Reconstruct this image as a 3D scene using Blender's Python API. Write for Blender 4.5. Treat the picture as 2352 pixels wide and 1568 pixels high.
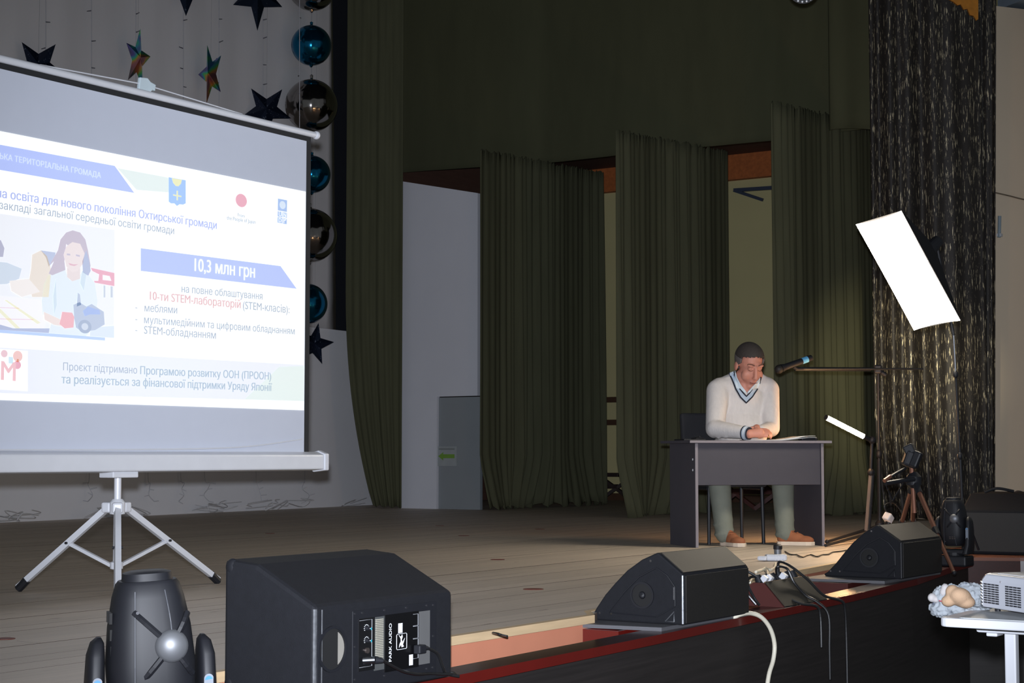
import bpy, math, random
import numpy as np
from mathutils import Vector, Matrix
from mathutils.bvhtree import BVHTree
from mathutils.geometry import delaunay_2d_cdt

for o in list(bpy.data.objects):
    bpy.data.objects.remove(o)
scene = bpy.context.scene
COL = scene.collection

# ------------------------------------------------------------------ camera
W, H, FPX = 2352.0, 1568.0, 3900.0
YAW = math.radians(33.4)
HOR = 1045.0                                   # pixel row of the horizon
PIT = math.atan((HOR - H / 2) / FPX)
CAM = Vector((0, 0, 0.65))                     # stage floor is z = 0
FW = Vector((math.cos(YAW) * math.cos(PIT), math.sin(YAW) * math.cos(PIT), math.sin(PIT)))
RT = Vector((math.sin(YAW), -math.cos(YAW), 0))
UP = RT.cross(FW)
cd = bpy.data.cameras.new('camera')
cam = bpy.data.objects.new('camera', cd)
COL.objects.link(cam)
cam.matrix_world = Matrix(((RT.x, UP.x, -FW.x, CAM.x), (RT.y, UP.y, -FW.y, CAM.y),
                           (RT.z, UP.z, -FW.z, CAM.z), (0, 0, 0, 1)))
cd.sensor_width = 36
cd.lens = FPX / W * 36
cd.clip_start = 0.05
cd.clip_end = 200
scene.camera = cam

# ------------------------------------------------------------------ light and exposure
scene.view_settings.view_transform = 'Standard'
scene.view_settings.look = 'None'
scene.view_settings.gamma = 1
scene.view_settings.exposure = 0
scene.view_settings.use_curve_mapping = False
wd = bpy.data.worlds.new('hall_ambient')
scene.world = wd
wd.use_nodes = True
wd.node_tree.nodes['Background'].inputs[0].default_value = (0.92, 0.98, 1.0, 1)
wd.node_tree.nodes['Background'].inputs[1].default_value = 0.12
FLASH_W = 3500
fl = bpy.data.lights.new('camera_flash', 'SPOT')
fl.spot_size = math.radians(52)
fl.spot_blend = 1.0
fl.energy = FLASH_W
fl.shadow_soft_size = 0.03
fl.color = (0.89, 0.94, 1.05)
flo = bpy.data.objects.new('camera_flash', fl)
COL.objects.link(flo)
flo.location = CAM + UP * 0.11 - RT * 0.012
flo.rotation_euler = cam.matrix_world.to_euler()


# ------------------------------------------------------------------ measuring: photo point -> place in the hall
def ray(x, y):
    return FW + RT * ((x - W / 2) / FPX) - UP * ((y - H / 2) / FPX)


def atz(x, y, z=0.0):
    d = ray(x, y)
    return CAM + d * ((z - CAM.z) / d.z)


def atX(x, y, X):
    d = ray(x, y)
    return CAM + d * (X / d.x)


def atY(x, y, Y):
    d = ray(x, y)
    return CAM + d * (Y / d.y)


def atd(x, y, D):
    return CAM + ray(x, y) * D


# ------------------------------------------------------------------ materials
def s2l(c):
    return tuple(((v / 255.0) / 12.92 if v / 255.0 <= 0.04045 else ((v / 255.0 + 0.055) / 1.055) ** 2.4) for v in c)


MATS = {}


def mat(name, rgb, rough=0.6, metal=0.0, var=0.12, scale=12.0, stretch=(1, 1, 1), bump=0.0, bscale=None,
        emit=None, estr=1.0, sheen=0.0, coat=0.0, lin=False, objvar=0.0, spec=0.5):
    if name in MATS:
        return MATS[name]
    m = bpy.data.materials.new(name)
    MATS[name] = m
    m.use_nodes = True
    nt = m.node_tree
    b = nt.nodes['Principled BSDF']
    c = rgb if lin else s2l(rgb)
    tc = nt.nodes.new('ShaderNodeTexCoord')
    mp = nt.nodes.new('ShaderNodeMapping')
    mp.inputs['Scale'].default_value = stretch
    nz = nt.nodes.new('ShaderNodeTexNoise')
    nz.inputs['Scale'].default_value = scale
    nz.inputs['Detail'].default_value = 4
    nt.links.new(tc.outputs['Object'], mp.inputs['Vector'])
    nt.links.new(mp.outputs['Vector'], nz.inputs['Vector'])
    mx = nt.nodes.new('ShaderNodeMix')
    mx.data_type = 'RGBA'
    mx.inputs['A'].default_value = tuple(max(0, v * (1 - var)) for v in c) + (1,)
    mx.inputs['B'].default_value = tuple(min(1, v * (1 + var)) for v in c) + (1,)
    nt.links.new(nz.outputs['Fac'], mx.inputs['Factor'])
    out = mx.outputs['Result']
    if objvar > 0:
        oi = nt.nodes.new('ShaderNodeObjectInfo')
        mr = nt.nodes.new('ShaderNodeMapRange')
        mr.inputs['To Min'].default_value = 1 - objvar
        mr.inputs['To Max'].default_value = 1 + objvar
        nt.links.new(oi.outputs['Random'], mr.inputs['Value'])
        hs = nt.nodes.new('ShaderNodeHueSaturation')
        nt.links.new(mr.outputs['Result'], hs.inputs['Value'])
        nt.links.new(out, hs.inputs['Color'])
        out = hs.outputs['Color']
    nt.links.new(out, b.inputs['Base Color'])
    b.inputs['Roughness'].default_value = rough
    b.inputs['Metallic'].default_value = metal
    b.inputs['Specular IOR Level'].default_value = spec
    if sheen:
        b.inputs['Sheen Weight'].default_value = sheen
        b.inputs['Sheen Tint'].default_value = tuple(c) + (1,)
    if coat:
        b.inputs['Coat Weight'].default_value = coat
        b.inputs['Coat Roughness'].default_value = 0.1
    if bump:
        n2 = nt.nodes.new('ShaderNodeTexNoise')
        n2.inputs['Scale'].default_value = bscale or scale * 6
        n2.inputs['Detail'].default_value = 3
        nt.links.new(mp.outputs['Vector'], n2.inputs['Vector'])
        bp = nt.nodes.new('ShaderNodeBump')
        bp.inputs['Strength'].default_value = bump
        bp.inputs['Distance'].default_value = 0.004
        nt.links.new(n2.outputs['Fac'], bp.inputs['Height'])
        nt.links.new(bp.outputs['Normal'], b.inputs['Normal'])
    if emit is not None:
        b.inputs['Emission Color'].default_value = tuple(emit) + (1,)
        b.inputs['Emission Strength'].default_value = estr
    return m


def flecked(name, base, fleck, thresh, scale, stretch, rough=0.5, metal=0.0, fmetal=0.6, frough=0.35, soft=0.04):
    """dark cloth or foil with light flecks"""
    m = mat(name, base, rough, metal, 0.2, 6)
    nt = m.node_tree
    b = nt.nodes['Principled BSDF']
    tc = nt.nodes.new('ShaderNodeTexCoord')
    mp = nt.nodes.new('ShaderNodeMapping')
    mp.inputs['Scale'].default_value = stretch
    nz = nt.nodes.new('ShaderNodeTexNoise')
    nz.inputs['Scale'].default_value = scale
    nz.inputs['Detail'].default_value = 5
    nz.inputs['Roughness'].default_value = 0.65
    nt.links.new(tc.outputs['Object'], mp.inputs['Vector'])
    nt.links.new(mp.outputs['Vector'], nz.inputs['Vector'])
    rp = nt.nodes.new('ShaderNodeMapRange')
    rp.inputs['From Min'].default_value = thresh
    rp.inputs['From Max'].default_value = thresh + soft
    nt.links.new(nz.outputs['Fac'], rp.inputs['Value'])
    mx = nt.nodes.new('ShaderNodeMix')
    mx.data_type = 'RGBA'
    old = b.inputs['Base Color'].links[0].from_socket
    nt.links.new(rp.outputs['Result'], mx.inputs['Factor'])
    nt.links.new(old, mx.inputs['A'])
    mx.inputs['B'].default_value = s2l(fleck) + (1,)
    nt.links.new(mx.outputs['Result'], b.inputs['Base Color'])
    for sock, v0, v1 in (('Metallic', metal, fmetal), ('Roughness', rough, frough)):
        r2 = nt.nodes.new('ShaderNodeMapRange')
        r2.inputs['To Min'].default_value = v0
        r2.inputs['To Max'].default_value = v1
        nt.links.new(rp.outputs['Result'], r2.inputs['Value'])
        nt.links.new(r2.outputs['Result'], b.inputs[sock])
    return m


def plank_mat(name, rgb, dark, rough=0.55):
    m = mat(name, rgb, rough, 0, 0.16, 3.0, (0.6, 14, 14), bump=0.08, bscale=22, objvar=0.07)
    nt = m.node_tree
    b = nt.nodes['Principled BSDF']
    tc = nt.nodes.new('ShaderNodeTexCoord')
    mp = nt.nodes.new('ShaderNodeMapping')
    mp.inputs['Scale'].default_value = (5.0, 34, 34)
    nz = nt.nodes.new('ShaderNodeTexNoise')
    nz.inputs['Scale'].default_value = 1.0
    nz.inputs['Detail'].default_value = 2
    nt.links.new(tc.outputs['Object'], mp.inputs['Vector'])
    nt.links.new(mp.outputs['Vector'], nz.inputs['Vector'])
    rp = nt.nodes.new('ShaderNodeMapRange')
    rp.inputs['From Min'].default_value = 0.70
    rp.inputs['From Max'].default_value = 0.76
    nt.links.new(nz.outputs['Fac'], rp.inputs['Value'])
    mx = nt.nodes.new('ShaderNodeMix')
    mx.data_type = 'RGBA'
    nt.links.new(rp.outputs['Result'], mx.inputs['Factor'])
    nt.links.new(b.inputs['Base Color'].links[0].from_socket, mx.inputs['A'])
    mx.inputs['B'].default_value = s2l(dark) + (1,)
    nt.links.new(mx.outputs['Result'], b.inputs['Base Color'])
    return m


# ------------------------------------------------------------------ mesh building
class MB:
    def __init__(self):
        self.v = []
        self.f = []

    def add(self, vs, fs):
        n = len(self.v)
        self.v += [Vector(p) for p in vs]
        self.f += [tuple(i + n for i in q) for q in fs]
        return self

    def box(self, c, s, m=None):
        c = Vector(c)
        vs = [Vector((x * s[0] / 2, y * s[1] / 2, z * s[2] / 2)) for x in (-1, 1) for y in (-1, 1) for z in (-1, 1)]
        if m is not None:
            vs = [m @ p for p in vs]
        vs = [p + c for p in vs]
        return self.add(vs, [(0, 1, 3, 2), (4, 6, 7, 5), (0, 4, 5, 1), (2, 3, 7, 6), (0, 2, 6, 4), (1, 5, 7, 3)])

    def bx(self, a, b):
        return self.box([(a[i] + b[i]) / 2 for i in range(3)], [abs(b[i] - a[i]) for i in range(3)])

    def cyl(self, p0, p1, r0, r1=None, n=14, caps=True):
        r1 = r0 if r1 is None else r1
        p0, p1 = Vector(p0), Vector(p1)
        d = (p1 - p0).normalized()
        a = d.orthogonal().normalized()
        b = d.cross(a)
        vs = []
        for p, r in ((p0, r0), (p1, r1)):
            for i in range(n):
                t = 2 * math.pi * i / n
                vs.append(p + a * (r * math.cos(t)) + b * (r * math.sin(t)))
        fs = [(i, (i + 1) % n, n + (i + 1) % n, n + i) for i in range(n)]
        if caps:
            fs += [tuple(range(n - 1, -1, -1)), tuple(range(n, 2 * n))]
        return self.add(vs, fs)

    def ell(self, c, r, m=None, nu=20, nv=12):
        c = Vector(c)
        r = (r, r, r) if not hasattr(r, '__len__') else r
        vs = [Vector((0, 0, r[2]))]
        for j in range(1, nv):
            t = math.pi * j / nv
            for i in range(nu):
                p = 2 * math.pi * i / nu
                vs.append(Vector((r[0] * math.sin(t) * math.cos(p), r[1] * math.sin(t) * math.sin(p), r[2] * math.cos(t))))
        vs.append(Vector((0, 0, -r[2])))
        if m is not None:
            vs = [m @ p for p in vs]
        vs = [p + c for p in vs]
        fs = [(0, 1 + i, 1 + (i + 1) % nu) for i in range(nu)]
        for j in range(nv - 2):
            a = 1 + j * nu
            for i in range(nu):
                fs.append((a + i, a + nu + i, a + nu + (i + 1) % nu, a + (i + 1) % nu))
        a = 1 + (nv - 2) * nu
        L = len(vs) - 1
        fs += [(a + i, L, a + (i + 1) % nu) for i in range(nu)]
        return self.add(vs, fs)

    def cap(self, p0, p1, r0, r1=None):
        """tapered capsule"""
        r1 = r0 if r1 is None else r1
        self.cyl(p0, p1, r0, r1, 18)
        self.ell(p0, r0, nu=18, nv=10)
        self.ell(p1, r1, nu=18, nv=10)
        return self

    def prism(self, pts, off):
        """closed polygon pushed along the vector off"""
        pts = [Vector(p) for p in pts]
        off = Vector(off)
        n = len(pts)
        fs = [tuple(range(n - 1, -1, -1)), tuple(range(n, 2 * n))]
        fs += [(i, (i + 1) % n, n + (i + 1) % n, n + i) for i in range(n)]
        return self.add(pts + [p + off for p in pts], fs)

    def rings(self, rings, caps=True):
        n = len(rings[0])
        vs = [p for r in rings for p in r]
        fs = []
        for j in range(len(rings) - 1):
            for i in range(n):
                fs.append((j * n + i, j * n + (i + 1) % n, (j + 1) * n + (i + 1) % n, (j + 1) * n + i))
        if caps:
            fs += [tuple(range(n - 1, -1, -1)), tuple(range((len(rings) - 1) * n, len(rings) * n))]
        return self.add(vs, fs)

    def lathe(self, prof, c=(0, 0, 0), n=28, m=None, ring_=False):
        rings = []
        for r, z in prof:
            ring = [Vector((r * math.cos(2 * math.pi * i / n), r * math.sin(2 * math.pi * i / n), z)) for i in range(n)]
            if m is not None:
                ring = [m @ p for p in ring]
            rings.append([p + Vector(c) for p in ring])
        if ring_:
            return self.rings(rings + rings[:1], caps=False)
        return self.rings(rings)

    def tube(self, pts, r, n=8, sub=6, closed=False):
        pts = [Vector(p) for p in pts]
        if sub > 1:
            P = [pts[0]] + pts + [pts[-1]]
            q = []
            for i in range(1, len(P) - 2):
                for k in range(sub):
                    t = k / sub
                    a, b, c, d = P[i - 1], P[i], P[i + 1], P[i + 2]
                    q.append(0.5 * ((2 * b) + (c - a) * t + (2 * a - 5 * b + 4 * c - d) * t * t + (3 * b - a - 3 * c + d) * t ** 3))
            q.append(pts[-1])
            pts = q
        rings = []
        ref = None
        for i, p in enumerate(pts):
            d = (pts[min(i + 1, len(pts) - 1)] - pts[max(i - 1, 0)])
            if d.length < 1e-9:
                d = Vector((0, 0, 1))
            d.normalize()
            if ref is None:
                ref = d.orthogonal().normalized()
            ref = (ref - d * ref.dot(d))
            if ref.length < 1e-6:
                ref = d.orthogonal()
            ref.normalize()
            b = d.cross(ref)
            rr = r(i / (len(pts) - 1)) if callable(r) else r
            rings.append([p + ref * (rr * math.cos(2 * math.pi * k / n)) + b * (rr * math.sin(2 * math.pi * k / n)) for k in range(n)])
        return self.rings(rings)

    def mesh(self, name, smooth=False):
        me = bpy.data.meshes.new(name)
        me.from_pydata([tuple(p) for p in self.v], [], self.f)
        me.validate()
        me.update()
        if smooth:
            me.shade_smooth()
        return me

    def build(self, name, material, parent=None, world=True, smooth=False, bevel=0.0, angle=None, flip=False):
        """link as one mesh object; world: the points are hall coordinates and are moved into the parent's space"""
        vs = self.v
        if parent is not None and world:
            inv = WORLD_INV(parent)
            self.v = [inv @ p for p in vs]
            org = None
        elif parent is None:
            n = max(1, len(vs))
            lo = [min(p[i] for p in vs) for i in range(3)]
            hi = [max(p[i] for p in vs) for i in range(3)]
            org = Vector(((lo[0] + hi[0]) / 2, (lo[1] + hi[1]) / 2, lo[2]))
            self.v = [p - org for p in vs]
        else:
            org = None
        me = self.mesh(name)
        me.materials.append(material)
        import bmesh
        bm = bmesh.new()
        bm.from_mesh(me)
        bmesh.ops.recalc_face_normals(bm, faces=bm.faces)
        bm.to_mesh(me)
        bm.free()
        if smooth:
            me.shade_smooth()
            if angle:
                me.set_sharp_from_angle(angle=math.radians(angle))
        o = bpy.data.objects.new(name, me)
        COL.objects.link(o)
        if parent is not None:
            o.parent = parent
        elif org is not None:
            o.location = org
        if bevel:
            md = o.modifiers.new('bevel', 'BEVEL')
            md.width = bevel
            md.segments = 2
            md.limit_method = 'ANGLE'
            md.angle_limit = math.radians(40)
        return o


def WORLD(o):
    m = Matrix.Translation(o.location) @ o.rotation_euler.to_matrix().to_4x4()
    return m if o.parent is None else WORLD(o.parent) @ m


def WORLD_INV(o):
    return WORLD(o).inverted()


def tag(o, label=None, cat=None, group=None, kind=None):
    if label:
        o['label'] = label
    if cat:
        o['category'] = cat
    if group:
        o['group'] = group
    if kind:
        o['kind'] = kind
    return o


def thing(name, label, cat, loc=(0, 0, 0), rz=0.0, group=None):
    o = bpy.data.objects.new(name, None)
    o.empty_display_size = 0.1
    COL.objects.link(o)
    o.location = loc
    o.rotation_euler = (0, 0, rz)
    return tag(o, label, cat, group)


def struct(o, label=None):
    o['kind'] = 'structure'
    if label:
        o['label'] = label
    return o


def solid(o, t=0.006):
    md = o.modifiers.new('thickness', 'SOLIDIFY')
    md.thickness = t
    md.offset = 0
    return o


def winding(p, loops):
    w = 0
    for P in loops:
        for a, b in zip(P, P[1:] + P[:1]):
            if a[1] <= p[1]:
                if b[1] > p[1] and (b[0] - a[0]) * (p[1] - a[1]) - (p[0] - a[0]) * (b[1] - a[1]) > 0:
                    w += 1
            elif b[1] <= p[1] and (b[0] - a[0]) * (p[1] - a[1]) - (p[0] - a[0]) * (b[1] - a[1]) < 0:
                w -= 1
    return w


GLYPHS = {}


def glyph_tris(key, loops):
    if key not in GLYPHS:
        co, ed = [], []
        for P in loops:
            n = len(co)
            co += [Vector(p) for p in P]
            ed += [(n + k, n + (k + 1) % len(P)) for k in range(len(P))]
        r = delaunay_2d_cdt(co, ed, [], 0, 1e-5)
        vs, fs = r[0], r[2]
        keep = []
        for f in fs:
            c = sum((vs[k] for k in f), Vector((0, 0))) / len(f)
            if winding(c, loops) != 0:
                keep.append(tuple(f))
        GLYPHS[key] = (vs, keep)
    return GLYPHS[key]


def text_words(s, bold=0.0):
    """flat lettering, one (vertices, faces) pair per word; overlapping strokes stay solid"""
    cu = bpy.data.curves.new('t', 'FONT')
    cu.body = s
    cu.size = 1
    ob = bpy.data.objects.new('t', cu)
    COL.objects.link(ob)
    dg = bpy.context.evaluated_depsgraph_get()
    dg.update()
    c2 = ob.evaluated_get(dg).to_curve(dg)
    chars = {}
    for sp_ in c2.splines:
        P = []
        if sp_.type == 'BEZIER':
            bp = sp_.bezier_points
            n = len(bp)
            for k in range(n):
                a, b = bp[k], bp[(k + 1) % n]
                st = 1 if (a.handle_right - a.co).length < 1e-6 and (b.handle_left - b.co).length < 1e-6 else 4
                for q in range(st):
                    t = q / st
                    p = a.co * (1 - t) ** 3 + a.handle_right * 3 * t * (1 - t) ** 2 + b.handle_left * 3 * t * t * (1 - t) + b.co * t ** 3
                    if not P or abs(p.x - P[-1][0]) + abs(p.y - P[-1][1]) > 1e-5:
                        P.append((p.x, p.y))
        else:
            P = [(p.co.x, p.co.y) for p in sp_.points]
        if len(P) > 2:
            chars.setdefault(sp_.character_index, []).append(P)
    ob.to_curve_clear()
    bpy.data.objects.remove(ob)
    bpy.data.curves.remove(cu)
    words, cur = [], None
    for ci, ch in enumerate(s):
        if ch == ' ':
            cur = None
            continue
        if cur is None:
            cur = ([], [])
            words.append(cur)
        if ci not in chars:
            continue
        x0 = min(p[0] for P in chars[ci] for p in P)
        vs, fs = glyph_tris(ch, [[(x - x0, y) for x, y in P] for P in chars[ci]])
        for li, dx in enumerate((-bold, bold) if bold else (0.0,)):
            n = len(cur[0])
            cur[0].extend((v[0] + x0 + dx, v[1], li) for v in vs)
            cur[1].extend(tuple(n + k for k in f) for f in fs)
    xs = [v[0] for w in words for v in w[0]]
    return words, (min(xs), max(xs))


def place_text(name, s, material, parent, p0, p1, up, off, bold=0.007, hs=1.0, fit=None):
    """text whose visible width runs from p0 to p1 (hall coordinates); fit: the part of s that spans p0-p1 (a suffix)"""
    words, (a, b) = text_words(s, bold)
    x0 = a
    if fit:
        w2, (c, d) = text_words(fit, bold)
        x0 = b - (d - c)
    p0, p1 = Vector(p0), Vector(p1)
    sc = (p1 - p0).length / (b - x0)
    dx = (p1 - p0).normalized()
    up = Vector(up).normalized()
    inv = WORLD_INV(parent)
    nn = dx.cross(up) * 0.0003
    for vs, fs in words:
        me = bpy.data.meshes.new(name)
        me.from_pydata([tuple(inv @ (p0 + dx * ((x - x0) * sc) + up * (y * sc * hs) + nn * li + Vector(off))) for x, y, li in vs], [], fs)
        me.update()
        me.materials.append(material)
        o = bpy.data.objects.new(name, me)
        COL.objects.link(o)
        o.parent = parent


def blob(name, mb, material, parent, voxel=0.012, smooth=4, world=True):
    """weld overlapping lumps into one continuous surface"""
    vs = mb.v
    if parent is not None and world:
        inv = WORLD_INV(parent)
        mb.v = [inv @ p for p in vs]
    me = mb.mesh(name)
    o = bpy.data.objects.new(name, me)
    COL.objects.link(o)
    r = o.modifiers.new('weld', 'REMESH')
    r.mode = 'VOXEL'
    r.voxel_size = voxel
    if smooth:
        s = o.modifiers.new('smooth', 'SMOOTH')
        s.factor = 0.5
        s.iterations = smooth
    dg = bpy.context.evaluated_depsgraph_get()
    dg.update()
    m2 = bpy.data.meshes.new_from_object(o.evaluated_get(dg))
    o.modifiers.clear()
    o.data = m2
    m2.name = name
    m2.materials.clear()
    m2.materials.append(material)
    m2.shade_smooth()
    if parent is not None:
        o.parent = parent
    return o


def rotm(ax=0, ay=0, az=0):
    return (Matrix.Rotation(math.radians(az), 3, 'Z') @ Matrix.Rotation(math.radians(ay), 3, 'Y')
            @ Matrix.Rotation(math.radians(ax), 3, 'X'))


def copy_part(o, parent, loc=None):
    c = o.copy()
    COL.objects.link(c)
    c.parent = parent
    if loc is not None:
        c.location = loc
    return c


# ------------------------------------------------------------------ palette
M_plank = plank_mat('stage_plank_wood', (196, 182, 167), (116, 96, 82))
M_edge = mat('pale_edge_wood', (205, 178, 140), 0.6, var=0.2, scale=6, stretch=(1, 12, 12))
M_coral = mat('coral_paint', (196, 128, 100), 0.7, var=0.1, scale=5)
M_red = mat('dark_red_gloss_paint', (92, 20, 15), 0.35, var=0.15, scale=7, coat=0.3)
M_redwood = mat('worn_red_ledge', (58, 24, 19), 0.3, var=0.35, scale=9, stretch=(1, 6, 6), coat=0.2)
M_blackfront = mat('black_grained_board', (38, 34, 33), 0.55, var=0.55, scale=3.0, stretch=(0.7, 1, 26))
M_wallwhite = mat('white_plaster', (236, 236, 240), 0.85, var=0.05, scale=2)
M_backcloth = mat('white_backdrop_cloth', (222, 220, 222), 0.9, var=0.08, scale=1.4, stretch=(2, 2, 0.4))
M_beige = mat('beige_paint', (236, 216, 190), 0.85, var=0.05, scale=2)
M_cream = mat('cream_paint', (196, 186, 136), 0.85, var=0.05, scale=2)
M_board = mat('white_board', (206, 208, 216), 0.85, var=0.04, scale=2)
M_greydoor = mat('grey_door_paint', (132, 138, 142), 0.7, var=0.06, scale=3)
M_brownceil = mat('dark_brown_boards', (88, 62, 52), 0.7, var=0.25, scale=4, stretch=(1, 9, 9))
M_osb = mat('orange_chipboard', (176, 98, 48), 0.7, var=0.4, scale=22)
M_rail = mat('brown_rail_paint', (74, 50, 34), 0.5)
M_green = mat('olive_velvet', (78, 79, 60), 0.92, var=0.22, scale=3.0, stretch=(5, 5, 0.5), sheen=0.25, spec=0.2)
M_greenflat = mat('dark_olive_cloth', (80, 81, 60), 0.92, var=0.16, scale=1.6, stretch=(3, 3, 0.7), sheen=0.15, spec=0.2)
M_navycloth = mat('dark_navy_cloth', (24, 28, 38), 0.9, var=0.2, scale=4)
M_sequin = flecked('black_sequin_cloth', (38, 34, 31), (204, 192, 162), 0.588, 15.0, (6.0, 6.0, 0.55), 0.6, 0, 0.35, 0.45, 0.03)
M_gold = mat('gold_satin', (196, 128, 40), 0.4, 0.3, 0.4, 14)
M_blk = mat('black_plastic', (24, 25, 30), 0.55, var=0.15, spec=0.4)
M_blkmatte = mat('black_textured_paint', (20, 21, 26), 0.8, var=0.25, scale=40, bump=0.3, bscale=400, spec=0.3)
M_grille = mat('black_grille_steel', (36, 34, 32), 0.6, var=0.35, scale=160, metal=0.2)
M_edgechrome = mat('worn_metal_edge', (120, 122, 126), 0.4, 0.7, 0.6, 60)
M_chrome = mat('bright_steel', (190, 192, 198), 0.25, 1.0, 0.05)
M_alu = mat('white_grey_enamel', (214, 216, 222), 0.4, 0.1, 0.05)
M_whitepl = mat('white_plastic', (206, 208, 214), 0.4, var=0.03)
M_projpl = mat('white_projector_plastic', (186, 189, 198), 0.4, var=0.03)
M_grey = mat('grey_laminate', (66, 64, 72), 0.5, var=0.1, scale=8)
M_greytop = mat('grey_board', (86, 86, 90), 0.6, var=0.1, scale=6)
M_darkgrey = mat('dark_interior', (14, 14, 15), 0.8)
M_bronze = mat('bronze_anodised_metal', (138, 96, 78), 0.35, 0.6, 0.1)
M_cablewhite = mat('white_cable_sheath', (214, 208, 190), 0.5, var=0.05)
M_cableblk = mat('black_cable_sheath', (26, 26, 27), 0.35)
M_blue = mat('blue_sticker_print', (52, 126, 180), 0.4)
M_dred = mat('dark_red_paint', (70, 28, 24), 0.5)
M_print = mat('white_print', (225, 228, 232), 0.6, var=0.04)

# ------------------------------------------------------------------ the setting
STAGE_EDGE = [(1.2, 3.6), (6.0, 3.575), (6.13, 3.67), (7.2, 3.78), (9.0, 3.99), (11.2, 4.2), (22.0, 4.5)]
PARAPET = [(1.2, 3.02), (4.4, 3.138), (5.8, 3.183), (7.0, 3.245), (8.1, 3.29), (9.3, 3.40), (10.5, 3.595), (11.05, 3.66)]


def edge_y(X):
    for (x0, y0), (x1, y1) in zip(STAGE_EDGE, STAGE_EDGE[1:]):
        if x0 <= X <= x1:
            return y0 + (y1 - y0) * (X - x0) / (x1 - x0)
    return STAGE_EDGE[-1][1]


def edge_x(Yv):
    """largest X at which the stage reaches forward to Yv"""
    if Yv <= 3.6:
        return 6.0
    for (x0, y0), (x1, y1) in zip(STAGE_EDGE[1:], STAGE_EDGE[2:]):
        if y0 <= Yv <= y1:
            return x0 + (x1 - x0) * (Yv - y0) / (y1 - y0)
    return 22.0


random.seed(4)
M_joint = mat('dirty_joint', (66, 52, 42), 0.9)
floor = bpy.data.objects.new('floor', None)
COL.objects.link(floor)
floor.location = (10, 8, 0)
struct(floor, 'worn grey-brown plank floor of the stage')
PW = 0.132
rows = [3.575]
while rows[-1] < 13.95:
    rows.append(rows[-1] + PW)
for i, (y0, y1) in enumerate(zip(rows, rows[1:])):
    xe0, xe1 = edge_x(y0), edge_x(y1)
    xa = 1.2
    gap = random.choice((0.001, 0.0015, 0.002, 0.003))
    if abs(y0 - 4.62) < 0.07 or abs(y0 - 5.42) < 0.07:
        gap = 0.008
    cuts = [xa]
    x = 1.2 + random.uniform(2.5, 7)
    while x < min(xe0, xe1) - 1.5:
        cuts.append(x)
        x += random.uniform(5.5, 7)
    for k, c0 in enumerate(cuts):
        last = k == len(cuts) - 1
        e0, e1 = (xe0, xe1) if last else (cuts[k + 1] - 0.002, cuts[k + 1] - 0.002)
        dz = random.uniform(-0.0006, 0.0006)
        t = [(c0, y0 + gap, dz), (e0, y0 + gap, dz), (e1, y1, dz), (c0, y1, dz)]
        pk_ = MB().prism([(p[0], p[1], dz - 0.03) for p in t], (0, 0, 0.03)).build('plank', M_plank, floor)
        pk_.data.materials.append(M_joint)                     # dirt-filled joints
        for fc in pk_.data.polygons:
            fc.material_index = 0 if fc.normal.z > 0.5 else 1
sub = MB().prism([(x, y + 0.01, -0.06) for x, y in STAGE_EDGE] + [(22, 14, -0.06), (1.2, 14, -0.06)], (0, 0, 0.0285)).build('subfloor', M_rail, floor)
# round painted marks let into the boards
M_mark = mat('red_brown_floor_mark', (112, 52, 38), 0.6)
for (x, y, r) in [(1225, 1353, .05), (1143, 1285, .045), (1065, 1230, .045), (1240, 1215, .045), (1010, 1207, .04), (620, 1225, .04), (12, 1467, .035)]:
    p = atz(x, y)
    MB().cyl((p.x, p.y, 0.0006), (p.x, p.y, 0.0022), r, n=20).build('floor_mark', M_mark, floor)


def strip(path, off0, off1, z0, z1):
    """band that follows a plan polyline; off = offset to the +Y side"""
    mb = MB()
    for (x0, y0), (x1, y1) in zip(path, path[1:]):
        a = [(x0, y0 + off0), (x1, y1 + off0), (x1, y1 + off1), (x0, y0 + off1)]
        mb.prism([(p[0], p[1], z0) for p in a], (0, 0, z1 - z0))
    return mb


struct(strip(STAGE_EDGE, -0.022, 0.012, -0.03, 0.002).build('trim_1', M_edge), 'pale wooden nosing along the stage edge')
struct(strip(STAGE_EDGE, 0.0, 0.03, -0.32, -0.03).build('wall_riser', M_coral), 'coral painted riser under the stage edge')
struct(strip([(x, y) for x, y in PARAPET], 0.1, 0.66, -0.34, -0.30).build('floor_trough', M_rail), 'footlight trough between ledge and stage')
struct(strip(PARAPET, 0.028, 0.12, -0.95, -0.075).build('wall_parapet', M_blackfront), 'black grained front of the orchestra parapet')
struct(strip(PARAPET, 0.0, 0.13, -0.075, -0.0455).build('trim_2', M_redwood), 'worn dark red ledge on the parapet')
struct(strip(PARAPET, -0.004, 0.0, -0.079, -0.0445).build('trim_3', M_red), 'glossy red front lip of the parapet ledge')
# where the ledge turns towards the hall
P2 = [(10.93, 4.2), (11.05, 3.79), (11.25, 3.4), (11.9, 1.2)]
mb = MB()
mbt = MB()
for (x0, y0), (x1, y1) in zip(P2, P2[1:]):
    mb.prism([(x0, y0, -0.95), (x1, y1, -0.95), (x1 + 1.2, y1, -0.95), (x0 + 1.2, y0, -0.95)], (0, 0, 0.905))
    mbt.prism([(x0 - .02, y0, -0.045), (x1 - .02, y1, -0.045), (x1 + 1.2, y1, -0.045), (x0 + 1.2, y0, -0.045)], (0, 0, 0.022))
struct(mb.build('wall_side_step', M_blackfront), 'black side step at the far end of the parapet')
mb = MB()
for (x0, y0), (x1, y1) in zip(P2, P2[1:]):
    mb.prism([(x0 - .012, y0, -0.22), (x1 - .012, y1, -0.22), (x1, y1, -0.22), (x0, y0, -0.22)], (0, 0, 0.175))
struct(mb.build('trim_6', M_redwood), 'dark red band on the side step')
struct(mbt.build('trim_4', mat('brown_step_edge', (120, 72, 52), 0.5)), 'brown edge of the side step')
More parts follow.
